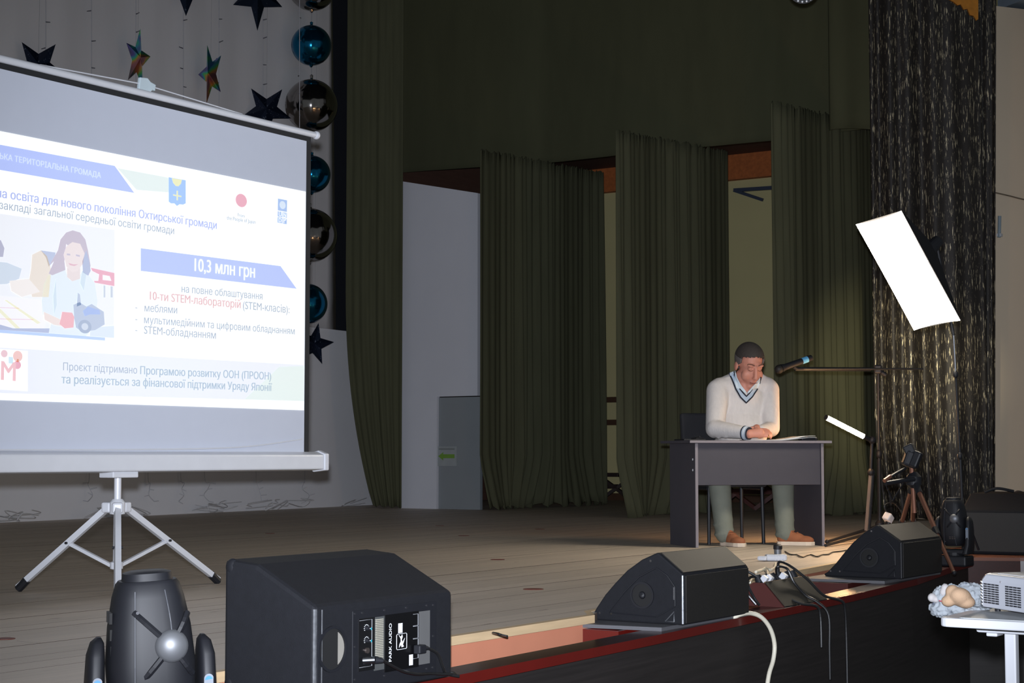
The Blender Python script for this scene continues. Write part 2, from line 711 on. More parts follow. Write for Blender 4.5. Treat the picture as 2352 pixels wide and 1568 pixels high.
struct(MB().bx((-3, -4, -1.0), (24, 3.2, -0.95)).build('floor_hall', mat('dark_hall_floor', (46, 40, 38), 0.5)), 'dark floor of the hall')

# back of the stage
BD = Vector((17.47 - 11.03, 13.80 - 13.19, 0)).normalized()
BN = Vector((BD.y, -BD.x, 0))              # towards the hall
B0 = Vector((11.03, 13.19, 0))


def back(t, z, off=0.0):
    return B0 + BD * t + BN * off + Vector((0, 0, z))


def at_back(x, y, off=0.0):
    d = ray(x, y)
    n = BN
    p = B0 + BN * off
    return CAM + d * ((p - CAM).dot(n) / d.dot(n))


mb = MB()
mb.prism([back(-4, -0.05), back(6.9, -0.05), back(6.9, -0.05, -0.25), back(-4, -0.05, -0.25)], (0, 0, 2.29))
struct(mb.build('wall_back', M_wallwhite), 'white lower wall at the back of the stage')
# hanging white backdrop cloth with soft vertical folds
tb = (at_back(756, 300) - B0).dot(BD)
NX, NZ = 150, 12
mb = MB()
vs = []
for j in range(NZ + 1):
    for i in range(NX + 1):
        t = -4 + (tb + 4) * i / NX
        tt = t + 0.0
        if i == NX:
            tt = t + (1 - j / NZ) * 0.16
        o = 0.03 + 0.010 * math.sin(t * 3.1) + 0.004 * math.sin(t * 9.7 + 1.0)
        vs.append(back(tt, 2.24 + 4.9 * j / NZ, o * (1 if j else 0.6)))
mb.add(vs, [(j * (NX + 1) + i, j * (NX + 1) + i + 1, (j + 1) * (NX + 1) + i + 1, (j + 1) * (NX + 1) + i) for j in range(NZ) for i in range(NX)])
o = solid(mb.build('backdrop_cloth', M_backcloth, smooth=True), 0.01)
tag(o, 'tall white backdrop cloth hung with stars behind the projection screen', 'backdrop')
mb = MB()
mb.prism([back(tb - 0.5, 2.2, -0.28), back(7.2, 2.2, -0.28), back(7.2, 2.2, -0.34), back(tb - 0.5, 2.2, -0.34)], (0, 0, 5.2))
o = mb.build('navy_drape', M_navycloth)
tag(o, 'dark navy cloth strip between white backdrop and green side curtain', 'drape')

# right side of the stage: off-stage wall, ceiling, beam
struct(MB().bx((21.5, 4.0, -0.05), (21.75, 15.5, 7.5)).build('wall_offstage', M_cream), 'cream off-stage wall behind the wings')
struct(MB().bx((18.12, 6.05, 4.85), (21.7, 15.5, 4.95)).build('ceiling', M_brownceil), 'dark brown board ceiling behind the valance')
struct(MB().bx((21.38, 6.05, 4.5), (21.5, 15.4, 4.85)).build('trim_5', M_osb), 'orange chipboard beam under the off-stage ceiling')
struct(MB().bx((21.44, 4.2, 0.0), (21.5, 15.4, 0.1)).build('baseboard_offstage', M_rail))
struct(MB().bx((17.75, 14.0, -0.05), (21.6, 14.2, 5.0)).build('wall_corner', M_brownceil), 'dark brown board wall closing the back corner')
# closing roof above the stage (out of frame) keeps the fly space dark
struct(MB().bx((1.0, 3.6, 8.2), (22, 14.3, 8.3)).build('ceiling_stage', M_navycloth), 'dark fly space above the stage')

# white partition with a grey door
mb = MB()
mb.prism([(16.78, 12.72, 1.36), (16.72, 11.52, 1.36), (16.72, 11.52, 3.80), (16.78, 12.72, 4.06)], (0.06, 0, 0))
yd = atX(1004, 1045, 16.75).y
pan = struct(mb.build('wall_partition', M_board), 'white partition board with slanting top beside the wings')
mb = MB().prism([(16.76, 12.72, 0.0), (16.74, yd, 0.0), (16.74, yd, 1.36), (16.76, 12.72, 1.36)], (0.06, 0, 0))
mb.build('lower_board', M_board, pan)
door = struct(MB().prism([(16.78, yd, 0.0), (16.78, 11.52, 0.0), (16.78, 11.52, 1.35), (16.78, yd, 1.35)], (0.05, 0, 0)).build('door_1', M_greydoor), 'low grey door with an arrow sign')
a = atX(1005, 1025, 16.775)
b = atX(1050, 1070, 16.775)
sg = thing('exit_sign', 'white sign with a green arrow pointing left on grey door', 'sign', (16.77, (a.y + b.y) / 2, (a.z + b.z) / 2))
MB().bx((16.762, a.y, b.z), (16.778, b.y, a.z)).build('plate', mat('sign_white', (150, 156, 158), 0.5), sg)
cy, cz = (a.y + b.y) / 2, (a.z + b.z) / 2
hw, hh = abs(a.y - b.y) / 2, abs(a.z - b.z) / 2
ar = [(-.85, 0), (-.35, .42), (-.35, .2), (.8, .2), (.8, -.2), (-.35, -.2), (-.35, -.42)]
MB().prism([(16.761, cy - u * hw, cz + v * hh) for u, v in ar], (-0.002, 0, 0)).build('arrow', mat('sign_green', (110, 150, 60), 0.5), sg)
MB().prism([(16.761, cy - u * hw, cz + v * hh) for u, v in [(-.8, .8), (.8, .8), (.8, .66), (-.8, .66)]], (-0.002, 0, 0)).build('lettering_strip', mat('sign_grey', (120, 126, 126), 0.5), sg)

# beige hall wall at the right
WD = Vector((math.cos(math.radians(-35)), math.sin(math.radians(-35)), 0))
WP = Vector((17.35, 5.55, 0))
WN = Vector((WD.y, -WD.x, 0))
mb = MB().prism([WP + WD * -0.7 + Vector((0, 0, -1)), WP + WD * 9 + Vector((0, 0, -1)), WP + WD * 9 - WN * 0.3 + Vector((0, 0, -1)), WP + WD * -0.7 - WN * 0.3 + Vector((0, 0, -1))], (0, 0, 6.37))
struct(mb.build('wall_right', M_beige), 'beige side wall beyond the sequin curtain')


def at_wall(x, y, off=0.0):
    d = ray(x, y)
    return CAM + d * ((WP + WN * off - CAM).dot(WN) / d.dot(WN))


p = at_wall(2330, 6)
mb = MB().prism([WP + WD * 0.45 + WN * 4 + Vector((0, 0, p.z)), WP + WD * 9 + WN * 4 + Vector((0, 0, p.z)), WP + WD * 9 - WN * 0.3 + Vector((0, 0, p.z)), WP + WD * 0.45 - WN * 0.3 + Vector((0, 0, p.z))], (0, 0, 0.1))
struct(mb.build('ceiling_hall', mat('pale_blue_ceiling', (150, 165, 180), 0.8)), 'pale bluish ceiling edge above the beige wall')
o = MB().tube([at_wall(2285, 442, 0.01), at_wall(2320, 450, 0.01), at_wall(2352, 458, 0.01), at_wall(2420, 470, 0.01)], 0.007, 6).build('wall_wire', mat('beige_wire', (120, 106, 90), 0.7))
tag(o, 'thin wire running along the beige wall at right', 'wire')
a, b = at_wall(2292, 496, 0.02), at_wall(2299, 545, 0.02)
bt = thing('wall_bracket', 'small pale blue bracket fixed to beige wall beside sequin curtain', 'bracket', (a + b) / 2)
MB().cyl(at_wall(2296, 496, 0.03), at_wall(2295, 545, 0.03), 0.018, n=10).build('pipe', mat('pale_blue_pipe', (150, 166, 176), 0.5), bt)
MB().box(at_wall(2296, 540, 0.025), (0.05, 0.05, 0.03)).build('clip', M_alu, bt)

# things on the off-stage wall
for y, lb in ((918, 'upper brown wooden rail on the cream off-stage wall'), (970, 'lower brown wooden rail on the cream off-stage wall')):
    z = atX(1395, y, 21.42).z
    r = thing('wall_rail', lb, 'rail', (21.42, 11, z))
    MB().bx((21.38, 9.0, z - 0.04), (21.42, 14, z + 0.04)).build('bar', M_rail, r, bevel=0.008)
    for yy in (9.4, 10.9, 12.4, 13.8):
        MB().bx((21.42, yy - .03, z - 0.03), (21.5, yy + .03, z + 0.03)).build('bracket', M_rail, r)
p0, p1, p2 = atX(1686, 437, 21.46), atX(1772, 432, 21.46), atX(1752, 459, 21.46)
br = thing('shelf_bracket', 'grey blue angled bracket high on the cream wall between wings', 'bracket', p0)
M_bracket = mat('grey_blue_metal', (70, 78, 96), 0.5, 0.3)
q = Vector((0, -0.15, 0))
MB().tube([p0, p1 + q], 0.035, 4, 1).build('arm', M_bracket, br)
MB().tube([p0, p2], 0.03, 4, 1).build('brace', M_bracket, br)


def bench(name, label, y0, y1, x, h, material):
    b = thing(name, label, 'bench', (x, (y0 + y1) / 2, 0))
    MB().bx((x - 0.16, y0, h - 0.05), (x + 0.16, y1, h)).build('seat_board', material, b, bevel=0.006)
    for yy in (y0 + 0.12, y1 - 0.12):
        for s in (-1, 1):
            MB().tube([(x + s * 0.05, yy - 0.12 * s * 2, 0.015), (x - s * 0.05, yy + 0.12 * s * 2, h - 0.05)], 0.032, 4, 1).build('leg', material, b)
    MB().bx((x - 0.03, y0 + 0.1, h * 0.45), (x + 0.03, y1 - 0.1, h * 0.45 + 0.06)).build('stretcher', material, b)
    return b


M_benchred = mat('red_brown_bench_paint', (74, 36, 30), 0.5)
bench('wooden_bench', 'dark wooden bench seen low between the first two wings', 11.9, 13.2, 20.9, 0.40, mat('dark_bench_wood', (40, 26, 22), 0.6))
yc = atX(1722, 1150, 18.5).y
bench('trestle_bench', 'red-brown bench with crossed legs behind the desk chair', yc - 0.45, yc + 0.3, 18.5, 0.42, M_benchred)


# ------------------------------------------------------------------ curtains
def curtain(name, label, pts, ztop, zbot, material, fold=0.1, amp=0.035, seed=0, cols=None, nz=26, cat='curtain', hem=0.03, flare=None, ruffle=0.0, group=None):
    """pleated hanging cloth along a plan polyline; ztop/zbot functions of s in 0..1"""
    rng = random.Random(seed)
    pts = [Vector((p[0], p[1], 0)) for p in pts]
    segs = [(b - a).length for a, b in zip(pts, pts[1:])]
    L = sum(segs)
    n = cols or max(24, int(L / fold * 9))
    ph = [rng.uniform(0, 6.28) for _ in range(6)]
    k1 = 2 * math.pi / fold
    vs = []
    for j in range(nz + 1):
        h = j / nz
        for i in range(n + 1):
            s = i / n
            d = s * L
            k = 0
            while k < len(segs) - 1 and d > segs[k]:
                d -= segs[k]
                k += 1
            a, b = pts[k], pts[k + 1]
            tdir = (b - a).normalized()
            nrm = Vector((tdir.y, -tdir.x, 0))
            p = a + tdir * d
            u = s * L
            wob = 0.9 * math.sin(u * 2.1 + ph[0]) + 0.6 * math.sin(u * 5.3 + ph[1])
            pl = math.sin(k1 * u + 2.2 * wob + 0.25 * math.sin(h * 3 + ph[2]))
            pl2 = math.sin(k1 * 0.37 * u + ph[3] + 0.5 * math.sin(h * 2.0 + ph[4]))
            am = amp * (0.55 + 0.65 * (1 - h)) * (0.7 + 0.5 * math.sin(u * 3.7 + ph[5]))
            off = am * (pl * 0.7 + pl2 * 0.8)
            zt, zb = ztop(s), zbot(s)
            z = zb + (zt - zb) * h
            if j == 0:
                z += hem * math.sin(k1 * 0.5 * u + ph[2]) * 0.5 + hem * 0.5
            if ruffle and j == nz:
                z += ruffle * rng.uniform(0, 1)
            q = p + nrm * off
            if flare:
                q = q + flare(s, h, tdir, nrm)
            vs.append((q.x, q.y, z))
    mb = MB().add(vs, [(j * (n + 1) + i, j * (n + 1) + i + 1, (j + 1) * (n + 1) + i + 1, (j + 1) * (n + 1) + i) for j in range(nz) for i in range(n)])
    o = mb.build(name, material, smooth=True)
    solid(o, 0.008)
    return tag(o, label, cat, group)


def lin(a, b):
    return lambda s: a + (b - a) * s


GC = 'green velvet stage curtains'
# tall side curtain beside the backdrop
pA = at_back(792, 1000, 0.45)
pB = Vector((16.66, 12.60, 0))


def fl0(s, h, t, n):
    k = max(0.0, 1 - h * 2.6)
    return t * ((1 - s) * 0.36 * k ** 2.2)


curtain('green_side_curtain', 'narrow dark green full-height curtain between backdrop and white partition', [(pA.x, pA.y), (pB.x, pB.y)], lin(7.2, 7.2), lin(0.02, 0.0), M_green, 0.10, 0.014, 3, flare=fl0, nz=40, group=GC)


def flw(s, h, t, n):
    k = max(0.0, 1 - h * 7)
    return n * (0.10 * k * math.sin(s * 9 + 1)) + t * (0.10 * k * math.sin(s * 6 + 2))


curtain('green_wing_curtain', 'dark green wing curtain next to the white partition and grey door', [(16.5, 11.34), (19.27, 11.30)], lin(4.25, 4.36), lin(0.0, 0.0), M_green, 0.115, 0.05, 11, hem=0.06, flare=flw, ruffle=0.05, group=GC)
curtain('green_wing_curtain', 'green wing curtain directly behind the left end of the desk', [(15.3, 8.80), (18.0, 8.80)], lin(4.02, 4.2), lin(0.0, 0.0), M_green, 0.115, 0.05, 12, flare=flw, ruffle=0.05, group=GC)
curtain('green_wing_curtain', 'green wing curtain behind microphone stand, beside the sequin curtain', [(15.66, 7.18), (18.6, 7.18)], lin(4.2, 4.43), lin(0.0, 0.0), M_green, 0.115, 0.05, 13, flare=flw, ruffle=0.05, group=GC)
curtain('green_valance', 'broad dark green cloth valance stretched above the wing curtains', [(18.0, 14.0), (18.0, 11.25), (17.72, 9.6), (17.45, 7.35), (17.35, 6.1)], lambda s: 8.1, lambda s: 4.44 - 0.24 * min(1, s * 1.28), M_greenflat, 0.9, 0.012, 21, nz=30, cat='valance', hem=0.0, group=GC)
curtain('green_border_drape', 'plain dark green upper drape beside the sequin curtain', [(17.0, 7.10), (16.95, 6.55)], lambda s: 8.1, lin(4.12, 4.08), M_greenflat, 0.4, 0.02, 22, nz=20, cat='drape', group=GC)

# sequin portal curtains
sq0, sq1 = atz(2012, 1195), atz(2225, 1195)


def flq(s, h, t, n):
    return t * (0.10 * (1 - s) * max(0, 1 - h * 6) ** 2)


curtain('sequin_curtain', 'wide black sequin curtain with gold flecks hanging behind the softbox', [(sq0.x, sq0.y), (16.55, 5.72), (16.86, 5.40)], lin(8.0, 8.0), lin(0.0, 0.0), M_sequin, 0.2, 0.055, 31, flare=flq, nz=44, group='black sequin curtains')
a = atd(2247, 1130, 17.15)
b = atd(2306, 10, 17.3)
c = atd(2262, 1130, 17.3)


def flr(s, h, t, n):
    return t * (s * -0.19 * (1 - h) ** 0.8)


curtain('sequin_curtain', 'narrow black sequin curtain strip against the beige wall', [(a.x, a.y), (b.x, b.y)], lin(8.0, 8.0), lin(-0.1, -0.1), M_sequin, 0.12, 0.03, 32, flare=flr, nz=40, group='black sequin curtains')
# gold fringe corner at the top
gp = [(2150, -60), (2168, -8), (2190, 4), (2200, 12), (2207, 10), (2214, 22), (2222, 20), (2228, 34), (2236, 36), (2243, 47), (2247, 44), (2247, -60)]
o = MB().prism([atd(x, y, 16.55) for x, y in gp], tuple(FW * 0.03)).build('gold_swag', M_gold)
tag(o, 'ragged gold satin swag corner hanging over the sequin curtain', 'drape')

# stage lamp peeking in at the top edge
pc = atd(1845, -28, 13.0)
lp = thing('stage_par_lamp', 'black round stage lamp with white diodes at the top edge', 'stage lamp', pc)
ax = (CAM - pc).normalized()
MB().cyl(pc - ax * 0.16, pc, 0.10, 0.12, 28).build('housing', M_blk, lp, smooth=True, angle=40)
led = mat('white_diode', (230, 235, 240), 0.3)
e1 = ax.orthogonal().normalized()
e2 = ax.cross(e1)
for k, r in ((8, .04), (14, .075), (20, .105)):
    for i in range(k):
        t = 2 * math.pi * i / k
        MB().ell(pc + ax * 0.003 + e1 * (r * math.cos(t)) + e2 * (r * math.sin(t)), 0.009, nu=8, nv=6).build('diode', led, lp)
MB().bx(pc + Vector((-.02, -.16, 0)), pc + Vector((.02, .16, .03))).build('yoke', M_blk, lp)
MB().cyl(pc, pc + Vector((0, 0, 4.4)), 0.02).build('hanger_pole', M_blk, lp)

# ------------------------------------------------------------------ projection screen
YS = 5.90
CLOTH = (0.42, 0.45, 0.53)                      # what the flash alone gives on the cloth
cl_base = (190, 195, 208)
M_cloth = mat('projection_cloth', cl_base, 0.8, var=0.02)
M_blackborder = mat('black_screen_border', (26, 28, 32), 0.8, var=0.1)


def lit(name, rgb, extra=0.0):
    """cloth that shows projected light of a colour"""
    t = s2l(rgb)
    e = tuple(max(0.0, t[i] - CLOTH[i]) + extra for i in range(3))
    return mat('slide_' + name, cl_base, 0.8, var=0.01, emit=e, estr=1.0)


SX0, SX1, SZ0, SZ1 = 4.38, 6.94, 0.655, 2.335
pole = Vector((5.665, 5.955, 0))
scr = thing('projection_screen', 'large tripod projection screen showing a slide', 'projection screen', pole)
MB().bx((SX0, YS, SZ0), (SX1, YS + 0.004, SZ1)).build('screen_cloth', M_cloth, scr)
MB().bx((SX0 - 0.02, YS - 0.001, SZ1), (SX1 + 0.035, YS + 0.006, 2.372)).build('top_border', M_blackborder, scr)
MB().bx((SX1, YS - 0.001, SZ0 - 0.02), (SX1 + 0.036, YS + 0.006, SZ1)).build('side_border', M_blackborder, scr)
MB().bx((SX0 - 0.036, YS - 0.001, SZ0 - 0.02), (SX0, YS + 0.006, SZ1)).build('side_border', M_blackborder, scr)
MB().cyl((SX0 - 0.08, YS - 0.004, 2.378), (SX1 + 0.075, YS - 0.004, 2.378), 0.017, n=16).build('top_bar', M_alu, scr, smooth=True, angle=40)
for x in (SX0 - 0.08, SX1 + 0.075):
    MB().ell((x, YS - 0.004, 2.378), 0.023).build('bar_cap', M_whitepl, scr, smooth=True)
# roller housing, a flattened hexagon in section
prof = [(-0.045, 0.575), (0.03, 0.567), (0.055, 0.59), (0.055, 0.655), (0.0, 0.668), (-0.045, 0.652)]
MB().prism([(SX0 - 0.1, YS + a, b) for a, b in prof], (SX1 - SX0 + 0.225, 0, 0)).build('roller_housing', M_alu, scr, bevel=0.008)
for x in (SX0 - 0.1, SX1 + 0.125):
    MB().prism([(x - 0.012, YS + a * 1.15, 0.615 + (b - 0.615) * 1.15) for a, b in prof], (0.035, 0, 0)).build('end_cap', M_whitepl, scr, bevel=0.006)
MB().tube([(SX0, YS - 0.03, 0.672), (5.6, YS - 0.03, 0.676), (6.4, YS - 0.02, 0.69), (SX1 - 0.02, YS - 0.006, 0.735)], 0.0035, 6).build('cloth_hem', M_whitepl, scr)
# pole, hub and legs
MB().cyl((pole.x, pole.y, 0.14), (pole.x, pole.y, 2.36), 0.017, n=18).build('pole', M_alu, scr, smooth=True, angle=40)
MB().bx((pole.x - 0.1, pole.y - 0.075, 0.545), (pole.x + 0.06, pole.y + 0.02, 0.575)).build('clamp', M_alu, scr, bevel=0.005)
hz = 0.405
MB().lathe([(0.02, 0.37), (0.036, 0.375), (0.036, 0.43), (0.024, 0.445)], (pole.x, pole.y, 0)).build('hub', M_whitepl, scr)
MB().lathe([(0.018, 0.115), (0.03, 0.12), (0.03, 0.15), (0.018, 0.155)], (pole.x, pole.y, 0)).build('lower_collar', M_whitepl, scr)
feet = [atz(42, 1358), atz(500, 1340), atz(270, 1394)]
for ft in feet:
    d = Vector((ft.x - pole.x, ft.y - pole.y, 0)).normalized()
    top = pole + d * 0.05 + Vector((0, 0, hz))
    bot = Vector((ft.x, ft.y, 0.02))
    lg = MB().tube([top, bot], 0.019, 4, 1).build('leg', M_alu, scr)
    MB().tube([bot + (top - bot).normalized() * 0.06, bot - Vector((0, 0, 0.008))], 0.021, 8, 1).build('rubber_foot', M_blk, lg)
    MB().box(top, (0.05, 0.05, 0.05), rotm(az=math.degrees(math.atan2(d.y, d.x)))).build('hinge', M_whitepl, scr, bevel=0.01)
    mid = top.lerp(bot, 0.44)
    MB().tube([mid, pole + d * 0.03 + Vector((0, 0, 0.135))], 0.011, 4, 1).build('brace', M_alu, scr)
    MB().cyl(mid - d.cross(Vector((0, 0, 1))) * 0.024, mid + d.cross(Vector((0, 0, 1))) * 0.024, 0.006, n=10).build('rivet', M_blk, scr)
# carrying cord with its hook
hk = atY(337, 196, YS)
c0, c1 = atY(92, 149, YS), atY(556, 262, YS)
MB().tube([c0 + Vector((0, 0, -0.02)), c0, hk + Vector((-0.05, 0, 0.0))], 0.0035, 6, 1).build('cord', M_whitepl, scr)
MB().tube([hk + Vector((0.03, 0, 0.0)), c1, c1 + Vector((0.02, 0, -0.025))], 0.0035, 6, 1).build('cord', M_whitepl, scr)
mb = MB().prism([hk + Vector(v) for v in [(-.06, -.008, -.05), (.0, -.008, -.05), (.035, -.008, -.015), (.05, -.008, -.02), (.055, -.008, .012), (.02, -.008, .02), (0, -.008, .035), (-.05, -.008, .03)]], (0, 0.018, 0))
mb.build('hook', mat('translucent_white_hook', (190, 205, 212), 0.4), scr, bevel=0.004)

# the slide (what the projector throws on the cloth)
SL0, SL1, SLB, SLT = 4.855, 6.934, 0.888, 2.06
M_s_white = lit('white', (250, 253, 252), 0.10)
slide = MB().bx((SL0, YS - 0.0030, SLB), (SL1, YS, SLT)).build('slide', M_s_white, scr)
LAYER = [0]


def S(x, y):
    return atY(x, y, YS)


def flat(name, pts, material, lay, px=True):
    q = [S(*p) for p in pts] if px else [Vector((p[0], YS, p[1])) for p in pts]
    y = YS - 0.0034 - 0.0006 * lay
    return MB().prism([(max(SL0, min(SL1, p.x)), y, p.z) for p in q], (0, 0.0005, 0)).build(name, material, slide)


def oval(name, cx, cy, rx, rz, material, lay, rot=0, n=28):
    c = S(cx, cy)
    q = []
    for i in range(n):
        t = 2 * math.pi * i / n
        u, v = rx * math.cos(t), rz * math.sin(t)
        q.append((c.x + u * math.cos(rot) - v * math.sin(rot), c.z + u * math.sin(rot) + v * math.cos(rot)))
    return flat(name, q, material, lay, False)


C_blue = lit('blue', (190, 204, 255))
C_band = lit('band', (240, 243, 253))
C_green = lit('pale_green', (234, 244, 240))
C_txtgrey = lit('text_grey', (180, 190, 202))
C_txtblue = lit('text_blue', (184, 194, 240))
C_txtor = lit('text_orange', (230, 192, 160))
C_txtbold = lit('text_bold', (180, 196, 208))
flat('header_banner', [(-20, 329), (262, 381), (307, 443), (-20, 387)], C_blue, 1)
flat('header_tail', [(268, 386), (386, 408), (386, 442), (312, 436)], C_green, 1)
flat('sum_banner', [(322, 570), (643, 611), (680, 663), (322, 622)], C_blue, 1)
flat('footer_band', [(-20, 797), (698, 838), (697, 921), (-20, 902)], C_band, 1)
flat('footer_tint', [(640, 842), (698, 840), (697, 921), (560, 917)], C_green, 2)
tx = lambda n, s, m, x0, y0, x1, y1, lay=3, **k: place_text(n, s, m, slide, S(x0, y0), S(x1, y1), (0, 0, 1), (0, -0.0034 - 0.0006 * lay, 0), **k)
C_w2 = lit('text_white', (246, 250, 255), 0.05)
C_w1 = lit('text_white_soft', (222, 232, 250))
tx('header_text', 'ОХТИРСЬКА ТЕРИТОРІАЛЬНА ГРОМАДА', C_w1, 32, 371, 230, 409, fit='ТЕРИТОРІАЛЬНА ГРОМАДА', bold=0.004)
tx('title_text', 'на освіта для нового покоління Охтирської громади', C_txtblue, 22, 457, 496, 526, fit='освіта для нового покоління Охтирської громади', bold=0.02)
tx('subtitle_text', 'закладі загальної середньої освіти громади', C_txtgrey, 76, 491, 398, 538, fit='загальної середньої освіти громади')
tx('sum_text', '10,3 млн грн', C_w2, 445, 622, 584, 638, bold=0.02, hs=1.15)
tx('purpose_text', 'на повне облаштування', C_txtgrey, 415, 671, 601, 688)
tx('labs_text', '10-ти STEM-лабораторій', C_txtor, 342, 688, 551, 708, bold=0.02)
tx('classes_text', '(STEM-класів):', C_txtgrey, 556, 709, 663, 719)
tx('furniture_text', 'меблями', C_txtgrey, 330, 715, 405, 720)
tx('equipment_text', 'мультимедійним та цифровим обладнанням', C_txtgrey, 329, 742, 675, 768)
tx('stem_text', 'STEM-обладнанням', C_txtgrey, 329, 766, 494, 778)
for y in (706, 733, 758):
    flat('dash', [(309, y), (314, y + .4), (314, y + 2), (309, y + 1.6)], C_txtgrey, 2)
tx('project_text', 'Проєкт підтримано', C_txtgrey, 143, 850, 313, 858)
tx('programme_text', 'Програмою розвитку ООН (ПРООН)', C_txtbold, 320, 859, 621, 872, bold=0.02)
tx('funding_text', 'та реалізується за фінансової підтримки Уряду Японії', C_txtbold, 139, 880, 623, 898, bold=0.02)
tx('from_text', 'From', C_txtgrey, 544, 497, 560, 500)
tx('japan_text', 'the People of Japan', C_txtgrey, 519, 504, 585, 514)
# emblems
C_sky = lit('sky_blue', (158, 205, 255))
C_yel = lit('yellow', (240, 240, 150))
shield = [(386, 407), (425, 414), (425, 467), (419, 470), (411, 469), (405, 473), (399, 467), (391, 467), (386, 463)]
flat('city_shield', shield, C_sky, 2)
flat('shield_sun', [(393, 409), (416, 413), (414, 422), (408, 428), (402, 427), (396, 420)], C_yel, 3)
flat('shield_cross', [(404, 438), (407, 438), (407, 448), (415, 450), (415, 453), (407, 451), (407, 460), (404, 460), (404, 451), (396, 449), (396, 446), (404, 448)], C_yel, 3)
flat('flag_field', [(526, 438), (580, 448), (580, 488), (526, 479)], lit('flag_white', (252, 254, 253), 0.12), 2)
c = S(552.5, 460)
oval('flag_disc', 552.5, 460.5, 0.042, 0.034, lit('flag_red', (238, 172, 190)), 3)
flat('agency_logo', [(637, 456), (658, 460), (657, 515), (636, 511)], lit('agency_blue', (176, 200, 240)), 2)
oval('agency_globe', 647.5, 471, 0.024, 0.021, lit('globe', (222, 235, 250)), 3)
flat('logo_bar', [(636, 483), (658, 487), (658, 489), (636, 485)], M_s_white, 3)
flat('logo_bar', [(636, 497), (658, 501), (658, 502.5), (636, 498.5)], M_s_white, 3)
flat('logo_bar', [(646.5, 485), (648, 485), (647.5, 513), (646, 513)], M_s_white, 3)
for ch, x, y in (('U', 639, 496), ('N', 649.5, 498), ('D', 638.5, 510), ('P', 649.5, 512)):
    tx('logo_letter', ch, M_s_white, x, y, x + 6, y + 1, hs=1.0)

# picture on the slide: a child with a robot kit, flat print
C_pic = lit('picture_ground', (244, 246, 251))
flat('picture', [(-20, 488), (262, 528), (260, 776), (-20, 752)], C_pic, 1)
pc_ = lambda n, rgb, pts, lay=3: flat('picture_shape', pts, lit(n, rgb), lay)
pc_('p_table', (250, 249, 252), [(-20, 678), (110, 690), (100, 757), (-20, 746)], 2)
pc_('p_tape', (243, 242, 214), [(8, 689), (14, 689), (92, 741), (84, 744)], 3)
pc_('p_tape', (243, 242, 214), [(-20, 690), (-4, 706), (46, 755), (36, 756), (-8, 712), (-20, 702)], 3)
pc_('p_redline', (236, 210, 222), [(-20, 731), (75, 733), (75, 734.6), (-20, 732.6)], 3)
pc_('p_redline', (236, 210, 222), [(-20, 705), (42, 707), (42, 708.4), (-20, 706.4)], 3)
pc_('p_tabledge', (188, 196, 222), [(-20, 740), (28, 754), (112, 754), (110, 765), (-20, 756)], 4)
pc_('p_kidshirt', (214, 224, 236), [(-20, 600), (14, 603), (48, 617), (42, 640), (14, 652), (-20, 654)], 3)
pc_('p_kidhair', (190, 190, 208), [(-20, 545), (0, 552), (8, 570), (5, 590), (-4, 590), (-20, 580)], 4)
pc_('p_face2', (238, 228, 216), [(72, 585), (92, 575), (106, 588), (116, 620), (110, 682), (72, 682), (64, 650), (70, 615)], 3)
pc_('p_hair2', (196, 204, 226), [(92, 575), (126, 580), (122, 600), (110, 612), (104, 592)], 3)
pc_('p_arm2', (246, 240, 236), [(20, 645), (64, 640), (90, 670), (48, 682), (24, 668)], 4)
pc_('p_hair', (206, 196, 208), [(131, 575), (137, 550), (150, 534), (165, 529), (182, 534), (194, 550), (200, 575), (206, 610), (202, 632), (190, 630), (186, 600), (150, 560), (146, 600), (148, 620), (118, 632), (110, 628), (122, 600), (112, 608)], 4)
pc_('p_hairshade', (188, 196, 220), [(187, 600), (196, 575), (203, 600), (206, 622), (200, 633), (188, 625)], 5)
pc_('p_face', (240, 228, 226), [(144, 585), (150, 566), (164, 556), (182, 560), (192, 582), (188, 606), (176, 622), (164, 624), (150, 612)], 5)
pc_('p_neck', (236, 224, 222), [(152, 612), (182, 614), (182, 640), (164, 646), (152, 636)], 4)
pc_('p_eye', (206, 200, 214), [(151, 582), (159, 583), (159, 587), (151, 586)], 6)
pc_('p_eye', (206, 200, 214), [(172, 584), (181, 586), (181, 590), (172, 588)], 6)
pc_('p_mouth', (228, 190, 200), [(155, 604), (166, 607), (178, 607), (168, 611), (158, 609)], 6)
pc_('p_shirt', (232, 241, 247), [(108, 632), (146, 618), (158, 642), (176, 642), (190, 618), (216, 650), (222, 690), (216, 745), (196, 772), (110, 766), (118, 730), (96, 722), (94, 690), (98, 655)], 3)
pc_('p_shirtfold', (216, 230, 240), [(120, 680), (126, 640), (128, 700), (122, 722)], 5)
pc_('p_shirtfold', (216, 230, 240), [(186, 622), (196, 630), (190, 668), (182, 650)], 5)
pc_('p_forearm', (242, 228, 222), [(98, 716), (120, 726), (146, 738), (150, 750), (122, 746), (100, 734)], 6)
pc_('p_chair', (238, 182, 196), [(207, 615), (261, 627), (261, 657), (216, 649), (214, 645), (224, 645), (226, 630), (210, 622)], 3)
pc_('p_chairhole', (250, 248, 251), [(234, 631), (250, 634), (254, 645), (234, 643)], 4)
pc_('p_chairleg', (206, 214, 226), [(236, 655), (240, 656), (240, 683), (236, 683)], 3)
pc_('p_chairleg', (206, 214, 226), [(252, 657), (257, 658), (257, 683), (252, 683)], 3)
pc_('p_robot_orange', (242, 188, 148), [(140, 716), (163, 718), (168, 728), (166, 752), (146, 754), (134, 744), (138, 728)], 7)
pc_('p_robot_grey', (194, 204, 222), [(166, 700), (180, 694), (196, 704), (208, 698), (236, 716), (238, 745), (216, 758), (186, 762), (172, 752), (168, 730)], 6)
